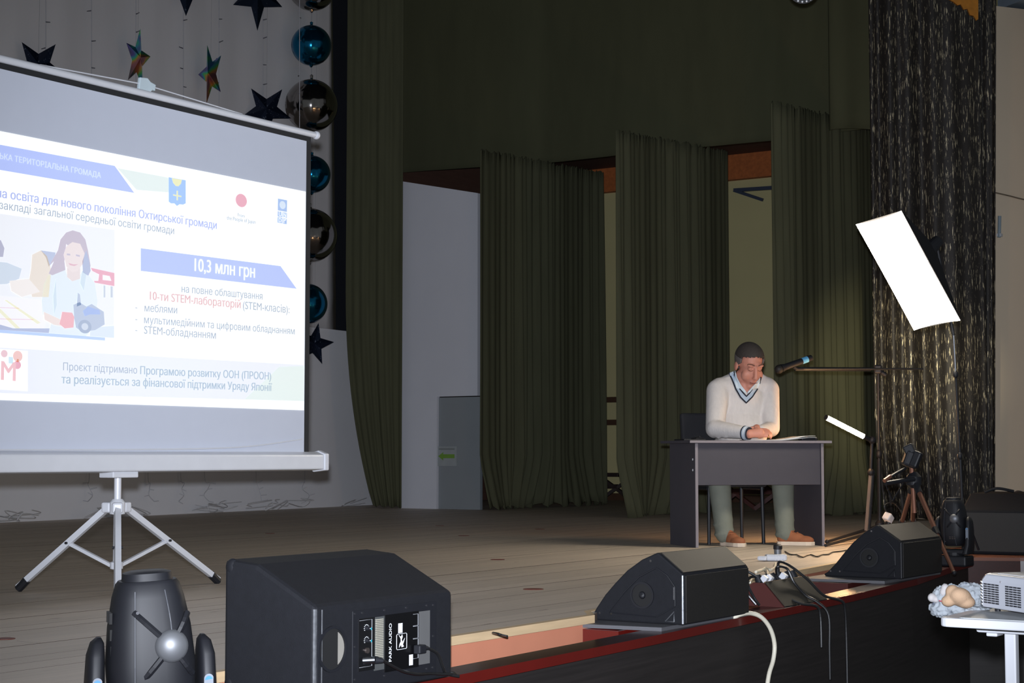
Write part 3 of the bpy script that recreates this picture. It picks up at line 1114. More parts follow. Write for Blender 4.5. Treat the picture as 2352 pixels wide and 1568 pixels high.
pc_('p_robot_blue', (176, 194, 236), [(188, 714), (200, 704), (226, 712), (228, 722), (204, 722), (192, 726)], 7)
pc_('p_robot_mast', (196, 206, 224), [(176, 672), (181, 676), (184, 700), (174, 704)], 6)
oval('picture_shape', 192, 750, 0.040, 0.031, lit('p_wheel', (176, 188, 208)), 8)
oval('picture_shape', 192, 750, 0.020, 0.016, lit('p_hubcap', (214, 222, 234)), 9)
pc_('p_counter', (226, 236, 246), [(206, 752), (260, 748), (260, 776), (204, 772)], 4)
flat('picture_underline', [(-20, 756), (239, 775), (239, 782), (-20, 763)], lit('underline', (196, 216, 255)), 5)
flat('logo_card', [(-20, 800), (62, 806), (62, 898), (-20, 893)], M_s_white, 2)
C_mred = lit('m_red', (244, 200, 204))
tx('logo_m', 'STEM', C_mred, 0, 872, 34, 875, 3, fit='M', bold=0.02)
oval('logo_bulb', 39, 818, 0.026, 0.024, lit('bulb', (246, 206, 200)), 3)
flat('logo_bulb_base', [(36.5, 824), (41.5, 825), (40.5, 832), (37.5, 831)], lit('bulb_base', (214, 204, 214)), 3)
flat('logo_tag', [(18, 819), (28, 820), (28, 835), (18, 834)], lit('tag', (214, 236, 246)), 3)
oval('logo_dot', 8, 812, 0.018, 0.016, lit('dot', (240, 206, 212)), 3)
oval('logo_gear', 38, 838, 0.02, 0.018, lit('gear', (238, 176, 180)), 3)

# ------------------------------------------------------------------ foil stars, balloons and light strings
M_star = flecked('navy_star_foil', (30, 40, 62), (150, 165, 185), 0.62, 34, (1, 1, 1), 0.35, 0.7, 0.9, 0.3)
M_star2 = flecked('navy_star_foil_dim', (28, 40, 60), (110, 125, 145), 0.64, 30, (1, 1, 1), 0.35, 0.7, 0.9, 0.3)


def holo(name):
    m = mat(name, (120, 110, 120), 0.25, 0.9, 0.3, 6)
    nt = m.node_tree
    b = nt.nodes['Principled BSDF']
    tc = nt.nodes.new('ShaderNodeTexCoord')
    nz = nt.nodes.new('ShaderNodeTexNoise')
    nz.inputs['Scale'].default_value = 3.1
    nt.links.new(tc.outputs['Object'], nz.inputs['Vector'])
    rp = nt.nodes.new('ShaderNodeValToRGB')
    e = rp.color_ramp.elements
    e[0].position, e[0].color = 0.34, (0.16, 0.15, 0.17, 1)
    e[1].position, e[1].color = 0.72, (0.2, 0.17, 0.18, 1)
    for pos, col in ((0.42, (0.18, 0.16, 0.5, 1)), (0.48, (0.1, 0.5, 0.6, 1)), (0.53, (0.15, 0.75, 0.2, 1)), (0.58, (0.8, 0.42, 0.12, 1)), (0.64, (0.5, 0.2, 0.22, 1))):
        el = e.new(pos)
        el.color = col
    nt.links.new(nz.outputs['Fac'], rp.inputs['Fac'])
    nt.links.new(rp.outputs['Color'], b.inputs['Base Color'])
    return m


M_holo = holo('rainbow_hologram_foil')
STG = 'foil star balloons on the backdrop'


def star(label, cx, cy, r_px, rot, material, squash=1.0, yaw=0.0, off=0.25, thick=0.28):
    c = at_back(cx, cy, off)
    R = r_px * (c - CAM).dot(FW) / FPX
    st = thing('foil_star', label, 'star decoration', c, group=STG)
    n = (CAM - c)
    n.z = 0
    n.normalize()
    n = Matrix.Rotation(math.radians(yaw), 3, 'Z') @ n
    ex = Vector((-n.y, n.x, 0))
    ez = Vector((0, 0, 1))
    ring = []
    for i in range(10):
        a = math.radians(rot + 36 * i)
        rr = R if i % 2 == 0 else R * 0.42
        ring.append(c + ex * (rr * math.sin(a) * squash) + ez * (rr * math.cos(a)))
    for s, nm in ((1, 'front_foil'), (-1, 'back_foil')):
        apex = c + n * (R * thick * s)
        vs = ring + [apex]
        MB().add(vs, [(i, (i + 1) % 10, 10) for i in range(10)]).build(nm, material, st)
    MB().cyl(c + ez * (R * 0.3), c + ez * (7.1 - c.z), 0.0014, n=5).build('thread', mat('clear_thread', (150, 150, 155), 0.6), st)
    return st


star('navy speckled foil star half hidden behind the screen top at far left', 88, 150, 64, 36, M_star)
star('iridescent foil star turned edge-on above the screen hook', 316, 136, 74, 10, M_holo, 0.42, 20)
star('iridescent foil star with bright green facet near the right of screen', 484, 170, 72, -18, M_holo, 0.42, -20)
star('navy speckled foil star just above the right end of screen top', 612, 252, 60, 36, M_star)
star('navy foil star cut by the top edge, left one', 428, -34, 72, 180, M_star2)
star('navy foil star cut by the top edge, nearest the balloons', 592, -12, 84, 180, M_star2, 0.7)
star('navy speckled foil star at the foot of the balloon column', 722, 790, 50, 12, M_star, 0.9, off=0.32)

M_balblue = mat('blue_chrome_foil', (20, 110, 150), 0.16, 0.95, 0.12, 8)
M_balsil = mat('silver_chrome_foil', (150, 146, 144), 0.12, 1.0, 0.1, 6)
BAL = [('silver', 716, -32, 56, 'silver foil ball balloon cut by the top edge of the photo'),
       ('blue', 715, 104, 46, 'topmost blue foil ball balloon of the column'),
       ('silver', 715, 242, 60, 'large silver foil ball balloon beside the right end of screen top'),
       ('blue', 716, 400, 43, 'middle blue foil ball balloon beside the screen edge'),
       ('silver', 712, 540, 62, 'lower silver foil ball balloon beside the screen edge'),
       ('blue', 706, 697, 46, 'lowest blue foil ball balloon of the column')]
for kind, x, y, rp_, lb in BAL:
    c = at_back(x, y, 0.42)
    R = rp_ * (c - CAM).dot(FW) / FPX
    bl = thing('foil_balloon', lb, 'balloon', c - Vector((0, 0, R)), group='foil ball balloons in a hanging column')
    mt = M_balblue if kind == 'blue' else M_balsil
    mb = MB()
    rings = []
    NU, NV = 64, 28
    for j in range(1, NV):
        t = math.pi * j / NV
        ring = []
        for i in range(NU):
            p = 2 * math.pi * i / NU
            # four foil gores meeting in shallow puckered seams
            g = abs(math.sin(2 * (p - 0.9)))
            k = 1 - 0.035 * math.exp(-(g / 0.10) ** 2) * (1 + 0.35 * math.sin(38 * t))
            ring.append(c + Vector((R * k * math.sin(t) * math.cos(p), R * k * math.sin(t) * math.sin(p), R * math.cos(t))))
        rings.append(ring)
    mb.rings(rings)
    mb.build('ball', mt, bl, smooth=True)
    MB().lathe([(0.03, R * 0.97), (0.016, R * 1.05), (0.02, R * 1.16), (0.004, R * 1.2)], c, 10).build('neck', mt, bl)
    MB().lathe([(0.004, -R * 1.12), (0.018, -R * 1.06), (0.03, -R * 0.97)], c, 10).build('tail', mt, bl)
    MB().cyl(c + Vector((0, 0, R)), c + Vector((0, 0, R + 0.35)), 0.004, n=6).build('tie', mat('clear_thread', (150, 150, 155), 0.6), bl)

M_wire = mat('grey_light_string_wire', (176, 176, 182), 0.6)
M_tick = mat('dark_string_bulb', (90, 90, 98), 0.5)
bulb_mesh = None
random.seed(9)
SLAB = ['leftmost light string hanging on the backdrop, over a navy star', 'second light string from the left on the white backdrop',
        'light string hanging behind the first iridescent star', 'light string hanging between the two iridescent stars',
        'light string beside the second iridescent star', 'light string crossing the navy star above the screen end',
        'rightmost light string in front of the balloon column']
for lb, xs, seed in zip(SLAB, (105, 210, 312, 421, 503, 604, 688), range(7)):
    rng = random.Random(seed + 50)
    off = 0.12 if xs < 650 else 0.95
    t0 = at_back(xs, 0, off)
    t1 = at_back(xs, 330 if xs < 650 else 300, off)
    ls = thing('light_string', lb, 'string lights', t1, group='light strings hanging down the backdrop')
    x_ = lambda z: t1 + (t0 - t1) * ((z - t1.z) / (t0.z - t1.z))
    MB().tube([x_(1.0), x_(3.0), x_(5.0), x_(7.0)], 0.0045, 5, 2).build('wire', M_wire, ls)
    z = t0.z + 0.1
    while z > t1.z - 0.9:
        p = x_(z)
        s = rng.choice((-1, 1))
        dv = RT * (s * rng.uniform(0.03, 0.05)) + Vector((0, 0, rng.uniform(-0.015, 0.02)))
        mb = MB().cyl(p, p + dv, 0.007, 0.005, 5)
        if xs > 650:
            mb = MB().cyl(p, p + dv * 0.4, 0.005, 0.004, 5)
        mb.build('bulb', M_tick, ls)
        z -= rng.uniform(0.17, 0.34)
M_wire2 = mat('pale_grey_wire', (188, 188, 194), 0.7)
# loose ends of the light strings below the screen and along the wall foot
random.seed(31)
for k, (x0, y0, lb) in enumerate([(205, 1095, 'loose light string end left of the screen pole'), (340, 1095, 'loose light string end just right of screen pole'),
                                  (415, 1095, 'loose light string end hanging lower middle of the wall'), (470, 1095, 'loose light string end right of the middle'),
                                  (588, 1095, 'loose light string end under the roller end'), (700, 1095, 'loose light string end nearest the green curtain')]):
    pts = [at_back(x0 + random.uniform(-6, 14) * (i > 0), y0 + i * 14, 0.05 + 0.02 * i) for i in range(5)]
    ls = thing('light_string_end', lb, 'string lights', (pts[-1].x, pts[-1].y, 0), group='loose light string ends on the back wall')
    MB().tube([pts[0] + Vector((0, 0, 0.6))] + pts, 0.004, 5).build('wire', M_wire2, ls)
    for i in range(1, 5):
        MB().cyl(pts[i], pts[i] + RT * random.choice((-.05, .05, .07)) + Vector((0, 0, random.uniform(-.03, .03))), 0.005, 0.004, 5).build('bulb', M_wire2, ls)
mb = MB()
for k in range(20):
    x = random.uniform(225, 830) if k > 3 else random.uniform(-20, 60)
    y = 1200 - 0.048 * x
    p = at_back(x, y, random.uniform(0.08, 0.5))
    p.z = 0.012
    pts = []
    for i in range(6):
        pts.append(p + BD * random.uniform(-0.3, 0.3) + BN * random.uniform(-0.06, 0.08) + Vector((0, 0, random.uniform(0, 0.13))))
    mb.tube(pts, 0.005, 4, 4)
o = mb.build('tangled_wires', mat('grey_tangled_wire', (205, 205, 208), 0.7))
tag(o, 'tangle of grey light string wire along the foot of the wall', 'wires', kind='stuff')

# ------------------------------------------------------------------ desk, chair and what lies on the desk
D0 = atz(1598, 1258)
DA = math.radians(-41)
DU = Vector((math.cos(DA), math.sin(DA), 0))
DV = Vector((-math.sin(DA), math.cos(DA), 0))


def DL(u, v, z):
    return D0 + DU * u + DV * v + Vector((0, 0, z))


def PW(x, y, v):
    """place seen at photo point (x, y) in the upright plane v metres behind the desk front"""
    d = ray(x, y)
    return CAM + d * ((D0 + DV * v - CAM).dot(DV) / d.dot(DV))


def LU(x, v):
    return (PW(x, 1045, v) - D0).dot(DU)


DW = LU(1892, 0.0)
DEP = 0.5
desk = thing('desk', 'dark grey laminate desk where the man sits reading', 'desk', D0, DA)
b_ = lambda a, b: MB().bx(a, b)
b_((-0.05, -0.03, 0.735), (DW + 0.05, DEP + 0.06, 0.755)).build('desk_top', M_grey, desk, world=False, bevel=0.003)
b_((0, 0, 0), (0.022, DEP, 0.735)).build('side_panel', M_grey, desk, world=False, bevel=0.002)
b_((DW - 0.022, 0, 0), (DW, DEP, 0.735)).build('side_panel', M_grey, desk, world=False, bevel=0.002)
b_((0.022, 0.012, 0.438), (DW - 0.022, 0.03, 0.735)).build('modesty_panel', M_grey, desk, world=False, bevel=0.002)
M_edgeband = mat('light_edge_band', (128, 122, 128), 0.45)
for u in (0.0, DW - 0.022):
    b_((u + 0.001, -0.002, 0.003), (u + 0.021, 0.001, 0.733)).build('edge_band', M_edgeband, desk, world=False)
b_((-0.05, -0.032, 0.737), (DW + 0.05, -0.029, 0.753)).build('edge_band', M_edgeband, desk, world=False)
for z in (0.62, 0.545):
    MB().cyl((-0.002, 0.045, z), (0.001, 0.045, z), 0.008, n=12).build('screw_cap', M_print, desk, world=False)

# chair
ca, cb = LU(1627, 0.42), LU(1752, 0.42)
chair = thing('office_chair', 'black four-legged visitor chair behind the grey desk', 'chair', DL((ca + cb) / 2, 0.62, 0), DA)
cw = (cb - ca) / 2
M_chair = mat('black_chair_fabric', (30, 30, 34), 0.85, var=0.2, scale=40)
MB().box((0, 0, 0.445), (2 * cw + 0.06, 0.44, 0.06)).build('seat', M_chair, chair, world=False, bevel=0.02)
MB().box((0, 0.245, 0.80), (2 * cw + 0.08, 0.05, 0.34), rotm(ax=-8)).build('backrest', M_chair, chair, world=False, bevel=0.02)
for sx in (-1, 1):
    for sy in (-1, 1):
        MB().tube([(sx * cw, sy * 0.20, 0), (sx * cw * 0.97, sy * 0.19, 0.42)], 0.0135, 8, 1).build('leg', M_blk, chair, world=False)
    MB().tube([(sx * cw, 0.19, 0.42), (sx * cw, 0.225, 0.62), (sx * cw * 0.95, 0.255, 0.86)], 0.0125, 8, 3).build('back_post', M_blk, chair, world=False)
    MB().tube([(sx * cw, -0.19, 0.405), (sx * cw, 0.19, 0.405)], 0.0125, 8, 1).build('seat_rail', M_blk, chair, world=False)

# papers and small things on the desk
M_paper = mat('white_paper', (232, 230, 226), 0.75, var=0.04, scale=5)
u0, u1 = LU(1728, 0.12), LU(1874, 0.12)
pap = thing('paper_sheets', 'open white paper sheets under the hands of the man', 'papers', DL(u0, 0.12, 0.755), DA)
for k, (lift, dv, nm) in enumerate([(0.042, 0.0, 'top_sheet'), (0.03, 0.012, 'lower_sheet')]):
    vs, fs = [], []
    n = 24
    for i in range(n + 1):
        s = i / n
        u = s * (u1 - u0) * (0.97 if k == 0 else 1.0)
        z = 0.004 - 0.002 * k + lift * max(0, (s - 0.42) / 0.58) ** 1.3 * (1 if s < 0.86 else 1 - (s - 0.86) * 2.0)
        vs += [(u, -0.03 + dv, z), (u + 0.02, 0.27 + dv, z * 0.9 + 0.002)]
    fs = [(2 * i, 2 * i + 2, 2 * i + 3, 2 * i + 1) for i in range(n)]
    solid(MB().add(vs, fs).build(nm, M_paper, pap, world=False, smooth=True), 0.0025)
cs = thing('black_case', 'small black case under the lifted paper at desk end', 'case', DL(LU(1856, 0.16), 0.16, 0.755), DA)
MB().box((0, 0, 0.011), (0.13, 0.07, 0.022)).build('body', M_blk, cs, world=False, bevel=0.009)
MB().box((0, 0, 0.0235), (0.118, 0.058, 0.003)).build('lid', M_blkmatte, cs, world=False, bevel=0.001)
ph = thing('black_folder', 'flat black folder on the left end of the desk', 'folder', DL(LU(1585, 0.4), 0.40, 0.755), DA)
MB().box((0, 0, 0.006), (0.17, 0.2, 0.012)).build('cover', M_blk, ph, world=False, bevel=0.003)
MB().box((0.05, -0.02, 0.018), (0.06, 0.1, 0.013), rotm(ay=-8)).build('flap', M_blkmatte, ph, world=False, bevel=0.004)
MB().tube([(0.06, -0.05, 0.02), (0.075, 0.0, 0.035), (0.09, 0.05, 0.014)], 0.002, 6).build('cord', M_chrome, ph, world=False)

# ------------------------------------------------------------------ the man
M_skin = mat('skin', (196, 132, 112), 0.55, var=0.08, scale=22)
M_hair = mat('dark_cropped_hair', (58, 51, 47), 0.8, var=0.4, scale=90, bump=0.5, bscale=300)
M_hairg = mat('grey_temple_hair', (96, 88, 86), 0.8, var=0.35, scale=90, bump=0.5, bscale=300)
M_knit = mat('white_cable_knit', (212, 205, 201), 0.9, var=0.10, scale=16, stretch=(3, 3, 0.8), bump=0.5, bscale=60)
M_navyk = mat('navy_knit', (32, 34, 46), 0.9)
M_bluek = mat('pale_blue_knit', (176, 190, 206), 0.9)
M_shirt = mat('pale_blue_shirt', (206, 218, 226), 0.8, var=0.04)
M_trous = mat('grey_green_trousers', (112, 116, 106), 0.85, var=0.14, scale=14, bump=0.3)
M_shoe = mat('tan_suede', (150, 92, 60), 0.85, var=0.15, scale=20)
M_sole = mat('off_white_sole', (212, 196, 178), 0.7)

man = thing('person', 'seated man in white V-neck sweater reading papers at the desk', 'person', DL(LU(1705, 0.6), 0.55, 0), DA)
HC = PW(1721, 838, 0.60)
f0 = Vector((CAM.x - HC.x, CAM.y - HC.y, 0)).normalized()
fd = (f0 * math.cos(math.radians(24)) + RT * math.sin(math.radians(24))).normalized()
sd = Vector((-fd.y, fd.x, 0))                     # image right
if sd.dot(RT) < 0:
    sd = -sd
fdp = (fd * math.cos(math.radians(24)) - Vector((0, 0, 1)) * math.sin(math.radians(24))).normalized()
ud = (Vector((0, 0, 1)) * math.cos(math.radians(24)) + fd * math.sin(math.radians(24))).normalized()
HM = Matrix((sd, fdp, ud)).transposed()
HS = 1.16


def hp(x, y, z):
    return HC + HM @ (Vector((x, y, z)) * HS)


def hell(mb, c, r):
    mb.ell(hp(*c), [v * HS for v in r], HM)


body = MB()
hell(body, (0, -0.015, 0.04), (0.080, 0.103, 0.093))
hell(body, (0, 0.028, -0.035), (0.069, 0.078, 0.098))
hell(body, (0, 0.062, -0.118), (0.036, 0.034, 0.028))
for s in (-1, 1):
    hell(body, (s * 0.050, 0.008, -0.078), (0.034, 0.05, 0.048))
    hell(body, (s * 0.040, 0.064, -0.045), (0.034, 0.032, 0.040))
    hell(body, (s * 0.086, -0.012, -0.012), (0.010, 0.024, 0.034))
    hell(body, (s * 0.032, 0.090, 0.030), (0.028, 0.014, 0.010))
    hell(body, (s * 0.032, 0.086, 0.006), (0.017, 0.014, 0.010))
    hell(body, (s * 0.011, 0.119, -0.05), (0.010, 0.011, 0.009))
body.cap(hp(0, 0.100, 0.018), hp(0, 0.126, -0.044), 0.012 * HS, 0.015 * HS)
hell(body, (0, 0.096, -0.078), (0.026, 0.013, 0.006))
hell(body, (0, 0.093, -0.091), (0.022, 0.013, 0.007))
neckb = PW(1711, 885, 0.66)
body.cap(hp(0, -0.025, -0.07), neckb, 0.066, 0.074)
# torso and arms inside the sweater, then hands
body.cap(neckb, PW(1702, 990, 0.74), 0.09, 0.13)
shL, shR = PW(1650, 895, 0.70), PW(1763, 893, 0.70)
elL, elR = PW(1643, 990, 0.50), PW(1770, 988, 0.52)
wrL, wrR = PW(1721, 996, 0.24), PW(1743, 990, 0.35)
for s_, e_, w_ in ((shL, elL, wrL), (shR, elR, wrR)):
    body.cap(neckb, s_, 0.05, 0.05)
    body.cap(s_, e_, 0.05, 0.045)
    body.cap(e_, w_, 0.042, 0.034)
# his right hand: lies along the papers, fingers closing over the other sleeve
RTv = DU
pk = PW(1746, 994, 0.22)
body.cap(wrL, pk, 0.029, 0.032)
body.cap(wrL + Vector((0, 0, 0.006)), pk + Vector((0, 0, 0.014)), 0.026, 0.025)
body.cap(pk, pk + Vector((0, 0, -0.016)) + DV * 0.01, 0.028, 0.024)
for i, (dz, dv, ln) in enumerate([(0.026, 0.045, 1.0), (0.010, 0.020, 1.08), (-0.006, 0.0, 1.02), (-0.021, -0.012, 0.86)]):
    k0 = pk + RTv * 0.022 + DV * dv * 0.5 + Vector((0, 0, dz))
    k1 = k0 + RTv * (0.040 * ln) + DV * (dv * 0.3 - 0.004) + Vector((0, 0, -0.001))
    k2 = k1 + RTv * (0.028 * ln) + DV * 0.016 + Vector((0, 0, -0.008))
    k3 = k2 + RTv * (0.014 * ln) + DV * 0.020 + Vector((0, 0, -0.010))
    body.cap(k0, k1, 0.0125, 0.0108)
    body.cap(k1, k2, 0.0108, 0.0098)
    body.cap(k2, k3, 0.0098, 0.0085)
t0 = pk + Vector((0, 0, 0.022)) - RTv * 0.02 + DV * 0.02
t1 = t0 + RTv * 0.022 + Vector((0, 0, 0.014)) + DV * 0.03
body.cap(t0, t1, 0.015, 0.012)
body.cap(t1, t1 + RTv * 0.024 + DV * 0.022 - Vector((0, 0, 0.004)), 0.012, 0.0095)
# his left hand rests on the far sleeve, knuckles just showing above the wrist
pq = PW(1738, 983, 0.36)
body.cap(wrR, pq, 0.028, 0.030)
for i in range(4):
    k0 = pq - RTv * 0.02 + DV * (0.03 - 0.02 * i) + Vector((0, 0, 0.004))
    k1 = k0 - RTv * 0.036 + Vector((0, 0, -0.004))
    k2 = k1 - RTv * 0.022 + Vector((0, 0, -0.018))
    body.cap(k0, k1, 0.0115, 0.0102)
    body.cap(k1, k2, 0.0102, 0.009)
body.cap(pq + DV * -0.02, pq + DV * -0.05 - RTv * 0.03 + Vector((0, 0, 0.006)), 0.014, 0.011)
# pelvis and legs inside the trousers
kn = [PW(1650, 1086, 0.30), PW(1797, 1086, 0.30)]
an = [PW(1664, 1228, 0.20), PW(1803, 1228, 0.16)]
hipc = PW(1700, 1060, 0.78)
for i, s in ((0, -1), (1, 1)):
    body.cap(hipc + DU * (0.10 * s), kn[i], 0.07, 0.05)
    body.cap(kn[i], an[i], 0.045, 0.035)
body.cap(PW(1702, 990, 0.74), hipc, 0.12, 0.11)
bodyo = blob('body', body, M_skin, man, 0.0065, 4)

# hair: a fitted shell above the hairline, grey at the temples
hv, hf_d, hf_g = [], [], []
NU, NV = 96, 52
for j in range(NV + 1):
    t = math.pi * j / NV
    for i in range(NU):
        p = 2 * math.pi * i / NU
        hv.append(Vector((0.0865 * math.sin(t) * math.cos(p), -0.015 + 0.110 * math.sin(t) * math.sin(p), 0.043 + 0.098 * math.cos(t))))
for j in range(NV):
    for i in range(NU):
        q = (j * NU + i, j * NU + (i + 1) % NU, (j + 1) * NU + (i + 1) % NU, (j + 1) * NU + i)
        c = sum((hv[k] for k in q), Vector()) / 4
        hl = 0.088 - 0.018 * abs(c.x) / 0.08 if c.y > 0.035 else (0.0 + 0.9 * max(0, c.y + 0.0) if c.y > -0.02 else -0.055)
        if c.z > hl:
            (hf_g if (c.z < 0.055 and c.y > -0.07) else hf_d).append(q)
M_brow = mat('brow_brown', (104, 70, 58), 0.8)
for nm, fs, mt in (('hair', hf_d, M_hair), ('temple_hair', hf_g, M_hairg)):
    used = sorted({k for q in fs for k in q})
    mp = {k: i for i, k in enumerate(used)}
    mbh = MB().add([hp(*hv[k]) for k in used], [tuple(mp[k] for k in q) for q in fs])
    solid(mbh.build(nm, mt, man, smooth=True), 0.014)
for s in (-1, 1):
    MB().tube([hp(s * 0.014, 0.104, 0.034), hp(s * 0.034, 0.101, 0.041), hp(s * 0.056, 0.084, 0.034)], 0.0034 * HS, 6).build('eyebrow', M_brow, man)
    MB().tube([hp(s * 0.018, 0.102, 0.001), hp(s * 0.033, 0.1035, -0.004), hp(s * 0.048, 0.094, 0.0)], 0.0018 * HS, 6).build('eyelid_line', M_brow, man)
MB().tube([hp(-0.026, 0.103, -0.083), hp(-0.01, 0.110, -0.0845), hp(0.01, 0.110, -0.0845), hp(0.026, 0.103, -0.083)], 0.0024 * HS, 6).build('mouth_line', mat('lip_shadow', (120, 62, 54), 0.6), man)

# sweater
sw = MB()
DM = Matrix((DU, DV, Vector((0, 0, 1)))).transposed()
sw.ell(PW(1706, 935, 0.70), (0.205, 0.145, 0.205), DM)
sw.ell(PW(1703, 985, 0.70), (0.215, 0.175, 0.19), DM)
sw.ell(PW(1698, 1030, 0.76), (0.215, 0.17, 0.15), DM)
sw.cap(PW(1655, 893, 0.70), PW(1760, 891, 0.70), 0.088, 0.086)
sw.cap(PW(1690, 882, 0.71), PW(1735, 880, 0.71), 0.078, 0.076)
sw.cap(PW(1649, 897, 0.69), PW(1642, 985, 0.52), 0.088, 0.070)
sw.cap(PW(1764, 895, 0.69), PW(1771, 983, 0.53), 0.086, 0.066)
sw.cap(PW(1643, 984, 0.50), PW(1704, 992.5, 0.30), 0.066, 0.050)
sw.cap(PW(1771, 985, 0.52), PW(1747, 989, 0.36), 0.060, 0.044)
sw.cap(PW(1684, 870, 0.70), PW(1652, 892, 0.70), 0.050, 0.075)
sw.cap(PW(1741, 868, 0.70), PW(1764, 891, 0.70), 0.048, 0.072)
for i in range(2):
    a = PW(1655 + i * 15, 990 + i, 0.46 - 0.06 * i)
    sw.ell(a, (0.012, 0.05, 0.062 - 0.004 * i), DM @ rotm(ay=20))
swo = blob('sweater', sw, M_knit, man, 0.010, 3)


def bvh_of(*objs):
    vs, fs = [], []
    for o in objs:
        m = WORLD(o)
        n = len(vs)
        vs += [m @ v.co for v in o.data.vertices]
        fs += [tuple(n + k for k in p.vertices) for p in o.data.polygons]
    return BVHTree.FromPolygons(vs, fs)


TREE = bvh_of(bodyo, swo)


def on(x, y, off=0.004):
    d = ray(x, y).normalized()
    h = TREE.ray_cast(CAM, d)
    if h[0] is None:
        return PW(x, y, 0.6)
    return h[0] - d * off


def band(name, px, r, material, off=0.003):
    pts = []
    for (x0, y0), (x1, y1) in zip(px, px[1:]):
        for k in range(6):
            t = k / 6
            pts.append(on(x0 + (x1 - x0) * t, y0 + (y1 - y0) * t, off))
    pts.append(on(px[-1][0], px[-1][1], off))
    return MB().tube(pts, r, 6, 1).build(name, material, man, smooth=True)


def patch(name, rows_, material, off=0.006, n=8):
    """cloth patch between two photo polylines, laid on the body"""
    a, b = rows_

    def samp(P, t):
        t *= len(P) - 1
        i = min(int(t), len(P) - 2)
        return [P[i][k] + (P[i + 1][k] - P[i][k]) * (t - i) for k in (0, 1)]
    NN = 14
    vs = []
    for i in range(NN + 1):
        p, q = samp(a, i / NN), samp(b, i / NN)
        for j in range(n + 1):
            vs.append(on(p[0] + (q[0] - p[0]) * j / n, p[1] + (q[1] - p[1]) * j / n, off))
    m = n + 1
    mb = MB().add(vs, [(i * m + j, i * m + j + 1, (i + 1) * m + j + 1, (i + 1) * m + j) for i in range(NN) for j in range(n)])
    return solid(mb.build(name, material, man, smooth=True), 0.005)


outer = [(1675, 857), (1682, 872), (1690, 893), (1701, 912), (1714, 925), (1728, 911), (1740, 893)]
inner = [(1685, 853), (1687, 866), (1692, 886), (1703, 899), (1714.5, 910), (1725, 899), (1737, 886)]
patch('neck_trim', (outer, inner), M_bluek, 0.005)
band('neck_stripe', outer, 0.0055, M_navyk, 0.006)
band('neck_stripe', [(1699, 892), (1706, 901), (1714.5, 910), (1722, 902), (1728.5, 893)], 0.005, M_navyk, 0.009)
band('neck_stripe', [(1686, 852), (1687, 864)], 0.005, M_navyk, 0.008)
band('neck_stripe', [(1748, 866), (1745, 881)], 0.005, M_navyk, 0.008)
patch('shirt_collar', ([(1688, 851), (1693, 868), (1702, 884), (1714, 899)], [(1687, 876), (1691, 892), (1700, 893), (1712, 904)]), M_shirt, 0.010)
patch('shirt_collar', ([(1746, 868), (1736, 880), (1727, 889), (1717, 900)], [(1745, 882), (1740, 892), (1730, 893), (1718, 904)]), M_shirt, 0.010)
# striped cuff
for k, (t, mt, rr) in enumerate([(0.83, M_navyk, 0.0535), (0.865, M_bluek, 0.0525), (0.90, M_print, 0.052), (0.935, M_bluek, 0.0505), (0.962, M_navyk, 0.048)]):
    a, b = PW(1652, 986, 0.48), PW(1722, 995.5, 0.235)
    MB().cyl(a.lerp(b, t), a.lerp(b, t + (0.037 if k < 4 else 0.024)), rr * 1.0, rr * 0.975, 22).build('cuff_band', mt, man, smooth=True, angle=50)
MB().lathe([(0.0115, -0.002), (0.0135, -0.002), (0.0135, 0.002), (0.0115, 0.002)], on(1764, 1002, -0.008), 16, rotm(ay=90, az=math.degrees(DA)), True).build('ring', mat('gold_ring', (230, 190, 90), 0.2, 1.0), man)

# trousers
tr = MB()
for i, s in ((0, -1), (1, 1)):
    tr.cap(hipc + DU * (0.09 * s), kn[i], 0.115, 0.088)
    tr.cap(kn[i], kn[i].lerp(an[i], 0.55), 0.088, 0.074)
    tr.cap(kn[i].lerp(an[i], 0.55), an[i] + Vector((0, 0, 0.005)), 0.074, 0.066)
    for k in range(4):
        c = kn[i].lerp(an[i], 0.72 + 0.08 * k)
        tr.ell(c + DU * (0.006 * (-1) ** k), (0.074, 0.072, 0.014), DM @ rotm(ay=16 * (-1) ** k))
tr.cap(hipc - DU * 0.1, hipc + DU * 0.1, 0.12)
blob('trousers', tr, M_trous, man, 0.010, 2)


def shoe(heel, toe, w=0.05):
    d = Vector((toe.x - heel.x, toe.y - heel.y, 0))
    L = d.length
    d.normalize()
    n = Vector((-d.y, d.x, 0))
    h0 = Vector((heel.x, heel.y, 0))
    P = lambda a, b, z: h0 + d * (a * L) + n * (b * w) + Vector((0, 0, z))
    outl = [(0.0, 0), (0.03, .5), (.12, .68), (.35, .7), (.6, .92), (.78, 1.0), (.92, .75), (1.0, .2), (1.0, -.2), (.92, -.75), (.78, -1.0), (.6, -.9), (.35, -.68), (.12, -.68), (.03, -.5)]
    MB().prism([P(a, b, 0.001) for a, b in outl], (0, 0, 0.028)).build('shoe_sole', M_sole, man, bevel=0.004)
    mb = MB()
    q = Matrix((d, n, Vector((0, 0, 1)))).transposed()
    mb.ell(P(.16, 0, .055), (L * .16, w * .68, .05), q)
    mb.ell(P(.3, 0, .07), (L * .18, w * .66, .055), q)
    mb.ell(P(.5, 0, .05), (L * .25, w * .75, .045), q)
    mb.ell(P(.74, 0, .038), (L * .25, w * .92, .034), q)
    mb.cyl(P(.2, 0, .05), P(.2, 0, .09), w * .7, w * .7)
    so = blob('shoe', mb, M_shoe, man, 0.008, 3)
    MB().tube([P(.42, -.4, .1), P(.46, 0, .106), P(.42, .4, .1)], 0.004, 6).build('lace', M_shoe, man)
    MB().tube([P(.52, -.45, .09), P(.56, 0, .095), P(.52, .45, .09)], 0.004, 6).build('lace', M_shoe, man)
    return so


